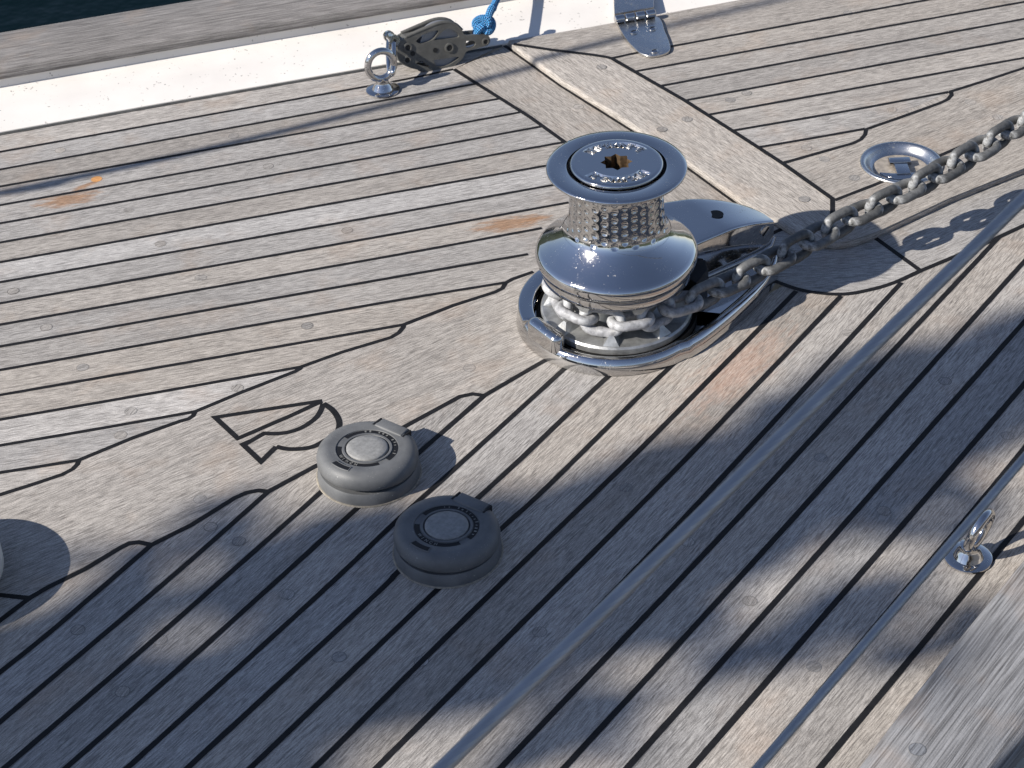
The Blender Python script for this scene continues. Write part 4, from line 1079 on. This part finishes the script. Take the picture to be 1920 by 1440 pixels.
def crown():  # leaves pushed up the sun ray from an outlined patch of deck shade
    rnd = random.Random(3)
    poly = [(-260, 1270), (0, 1172), (73, 1158), (153, 1106), (219, 1132), (300, 1140), (345, 1105), (420, 1037), (510, 1000), (565, 978), (640, 965), (700, 958), (760, 960), (860, 948), (960, 940), (1020, 920), (1100, 893), (1220, 850), (1311, 806), (1402, 775), (1475, 722), (1585, 690), (1694, 656), (1767, 640), (1840, 622), (1920, 592), (2060, 540),
            (2080, 740), (1920, 790), (1860, 822), (1790, 895), (1694, 936), (1585, 998), (1475, 1040), (1424, 1058), (1395, 1086), (1366, 1146), (1330, 1172), (1220, 1226), (1074, 1264), (1001, 1286), (910, 1330), (819, 1341), (746, 1345), (673, 1356), (636, 1394), (590, 1450), (540, 1620), (200, 1900), (-300, 1800)]
    P = [U(x, y) for x, y in poly]
    def inside(x, y):
        c = False; j = len(P)-1
        for i in range(len(P)):
            if ((P[i].y > y) != (P[j].y > y)) and (x < (P[j].x-P[i].x)*(y-P[i].y)/(P[j].y-P[i].y)+P[i].x): c = not c
            j = i
        return c
    x0, x1 = min(p.x for p in P), max(p.x for p in P); y0, y1 = min(p.y for p in P), max(p.y for p in P)
    holes = [(U(352, 1182), 0.042), (U(285, 1150), 0.03), (U(470, 1180), 0.018), (U(1000, 935), 0.02), (U(200, 1230), 0.016)]
    tg = []
    def edge_d(x, y):
        q = Vector((x, y, 0)); best = 9
        for i in range(len(P)):
            a, b = P[i-1], P[i]; ab = b-a; t = max(0, min(1, (q-a).dot(ab)/ab.length_squared)); best = min(best, (a+ab*t-q).length)
        return best
    while len(tg) < 1650:
        x, y = rnd.uniform(x0, x1), rnd.uniform(y0, y1)
        if inside(x, y) and not any((Vector((x, y, 0))-h).length < r for h, r in holes) and rnd.random() < 0.12+0.88*min(1, edge_d(x, y)/0.075)*(0.45+0.55*min(1, max(0, noise.noise(Vector((x*7, y*7, 3)))+0.55))): tg.append((x, y))
    for pts, n, sp in (([(1348, 1250), (1548, 1178), (1690, 1095)], 26, 0.012), ([(1700, 1330), (1850, 1240), (1920, 1190)], 8, 0.03), ([(980, 1390), (1080, 1340), (1180, 1300)], 12, 0.02), ([(1600, 950), (1750, 985), (1850, 930)], 12, 0.02), ([(200, 1075), (300, 1050), (420, 1000)], 10, 0.02)):
        Q = resample([U(x, y) for x, y in pts], 50)
        for _ in range(n):
            q = rnd.choice(Q); tg.append((q.x+rnd.gauss(0, sp), q.y+rnd.gauss(0, sp)))
    tg = [Vector((x, y, 0)) for x, y in tg]
    for (a, b), n in ((WIRE1, 620), (WIRE2, 420)):  # extra leaves added up-sun of the two wires to keep them shaded
        for _ in range(n): tg.append(a.lerp(b, rnd.random())+Vector((rnd.gauss(0, .02), rnd.gauss(0, .02), 0)))
    mb = MB()
    for q in tg:
        c = q+SD*rnd.uniform(3.8, 5.3)
        nrm_ = (SD+Vector((rnd.gauss(0, .45), rnd.gauss(0, .45), rnd.gauss(0, .45)))).normalized()
        t = nrm_.cross(Vector((rnd.gauss(0, 1), rnd.gauss(0, 1), rnd.gauss(0, 1)))).normalized(); b = nrm_.cross(t); l, w_ = rnd.uniform(0.030, 0.046), rnd.uniform(0.013, 0.019)
        bend = nrm_*-0.006
        mb.poly([c-t*l+bend, c-t*l*0.3+b*w_, c+t*l*0.35+b*w_*0.9, c+t*l+bend, c+t*l*0.35-b*w_*0.9, c-t*l*0.3-b*w_])
    return mb
tt = U(-60, 1640)+SD*3.7
tree = empty('shade_tree', (tt.x, tt.y, -0.42), 0, 'unseen tree added on the quay, its crown shaped to shade the near deck', 'tree')
cr = crown().build('crown', plain('tree_leaves', (0.05, 0.085, 0.025), 0.55, var=0.4, vscale=2), None, smooth=0); cr.parent = tree; cr.location = -Vector(tree.location)
tl = Vector(tree.location); tk = MB()
tk.tube([Vector((0, 0, 0)), Vector((0.02, -0.03, 0.9)), Vector((-0.02, 0.02, 1.7)), tt-tl], [0.09, 0.075, 0.06, 0.045], 12)
for px, py, t_ in ((300, 1280, 3.8), (760, 1150, 3.9), (1250, 1010, 4.0), (1560, 830, 4.0)):
    e_ = U(px, py)+SD*t_-tl; m_ = (tt-tl).lerp(e_, 0.5)
    tk.tube([tt-tl-Vector((0, 0, 0.05)), m_, e_], [0.03, 0.02, 0.006], 8)
tk.build('trunk', plain('bark', (0.09, 0.07, 0.05), 0.9, var=0.4, vscale=12), tree)
# unseen hill ring added to put a dark horizon into the chrome reflections
hb = MB(); rows = []
for r_, h_ in ((420, -2), (430, 6), (470, 34), (560, 60), (700, 0)):
    rows.append([Vector((r_*math.cos(a), r_*math.sin(a), h_*(0.75+0.9*noise.noise(Vector((3*math.cos(a), 3*math.sin(a), h_*0.02)))) if h_ > 0 else h_)) for a in [2*math.pi*k/160 for k in range(160)]])
hb.grid(rows, close_v=True)
tag(hb.build('added_hills', plain('wooded_hills', (0.045, 0.06, 0.035), 0.95, var=0.5, vscale=0.05)), kind='structure')
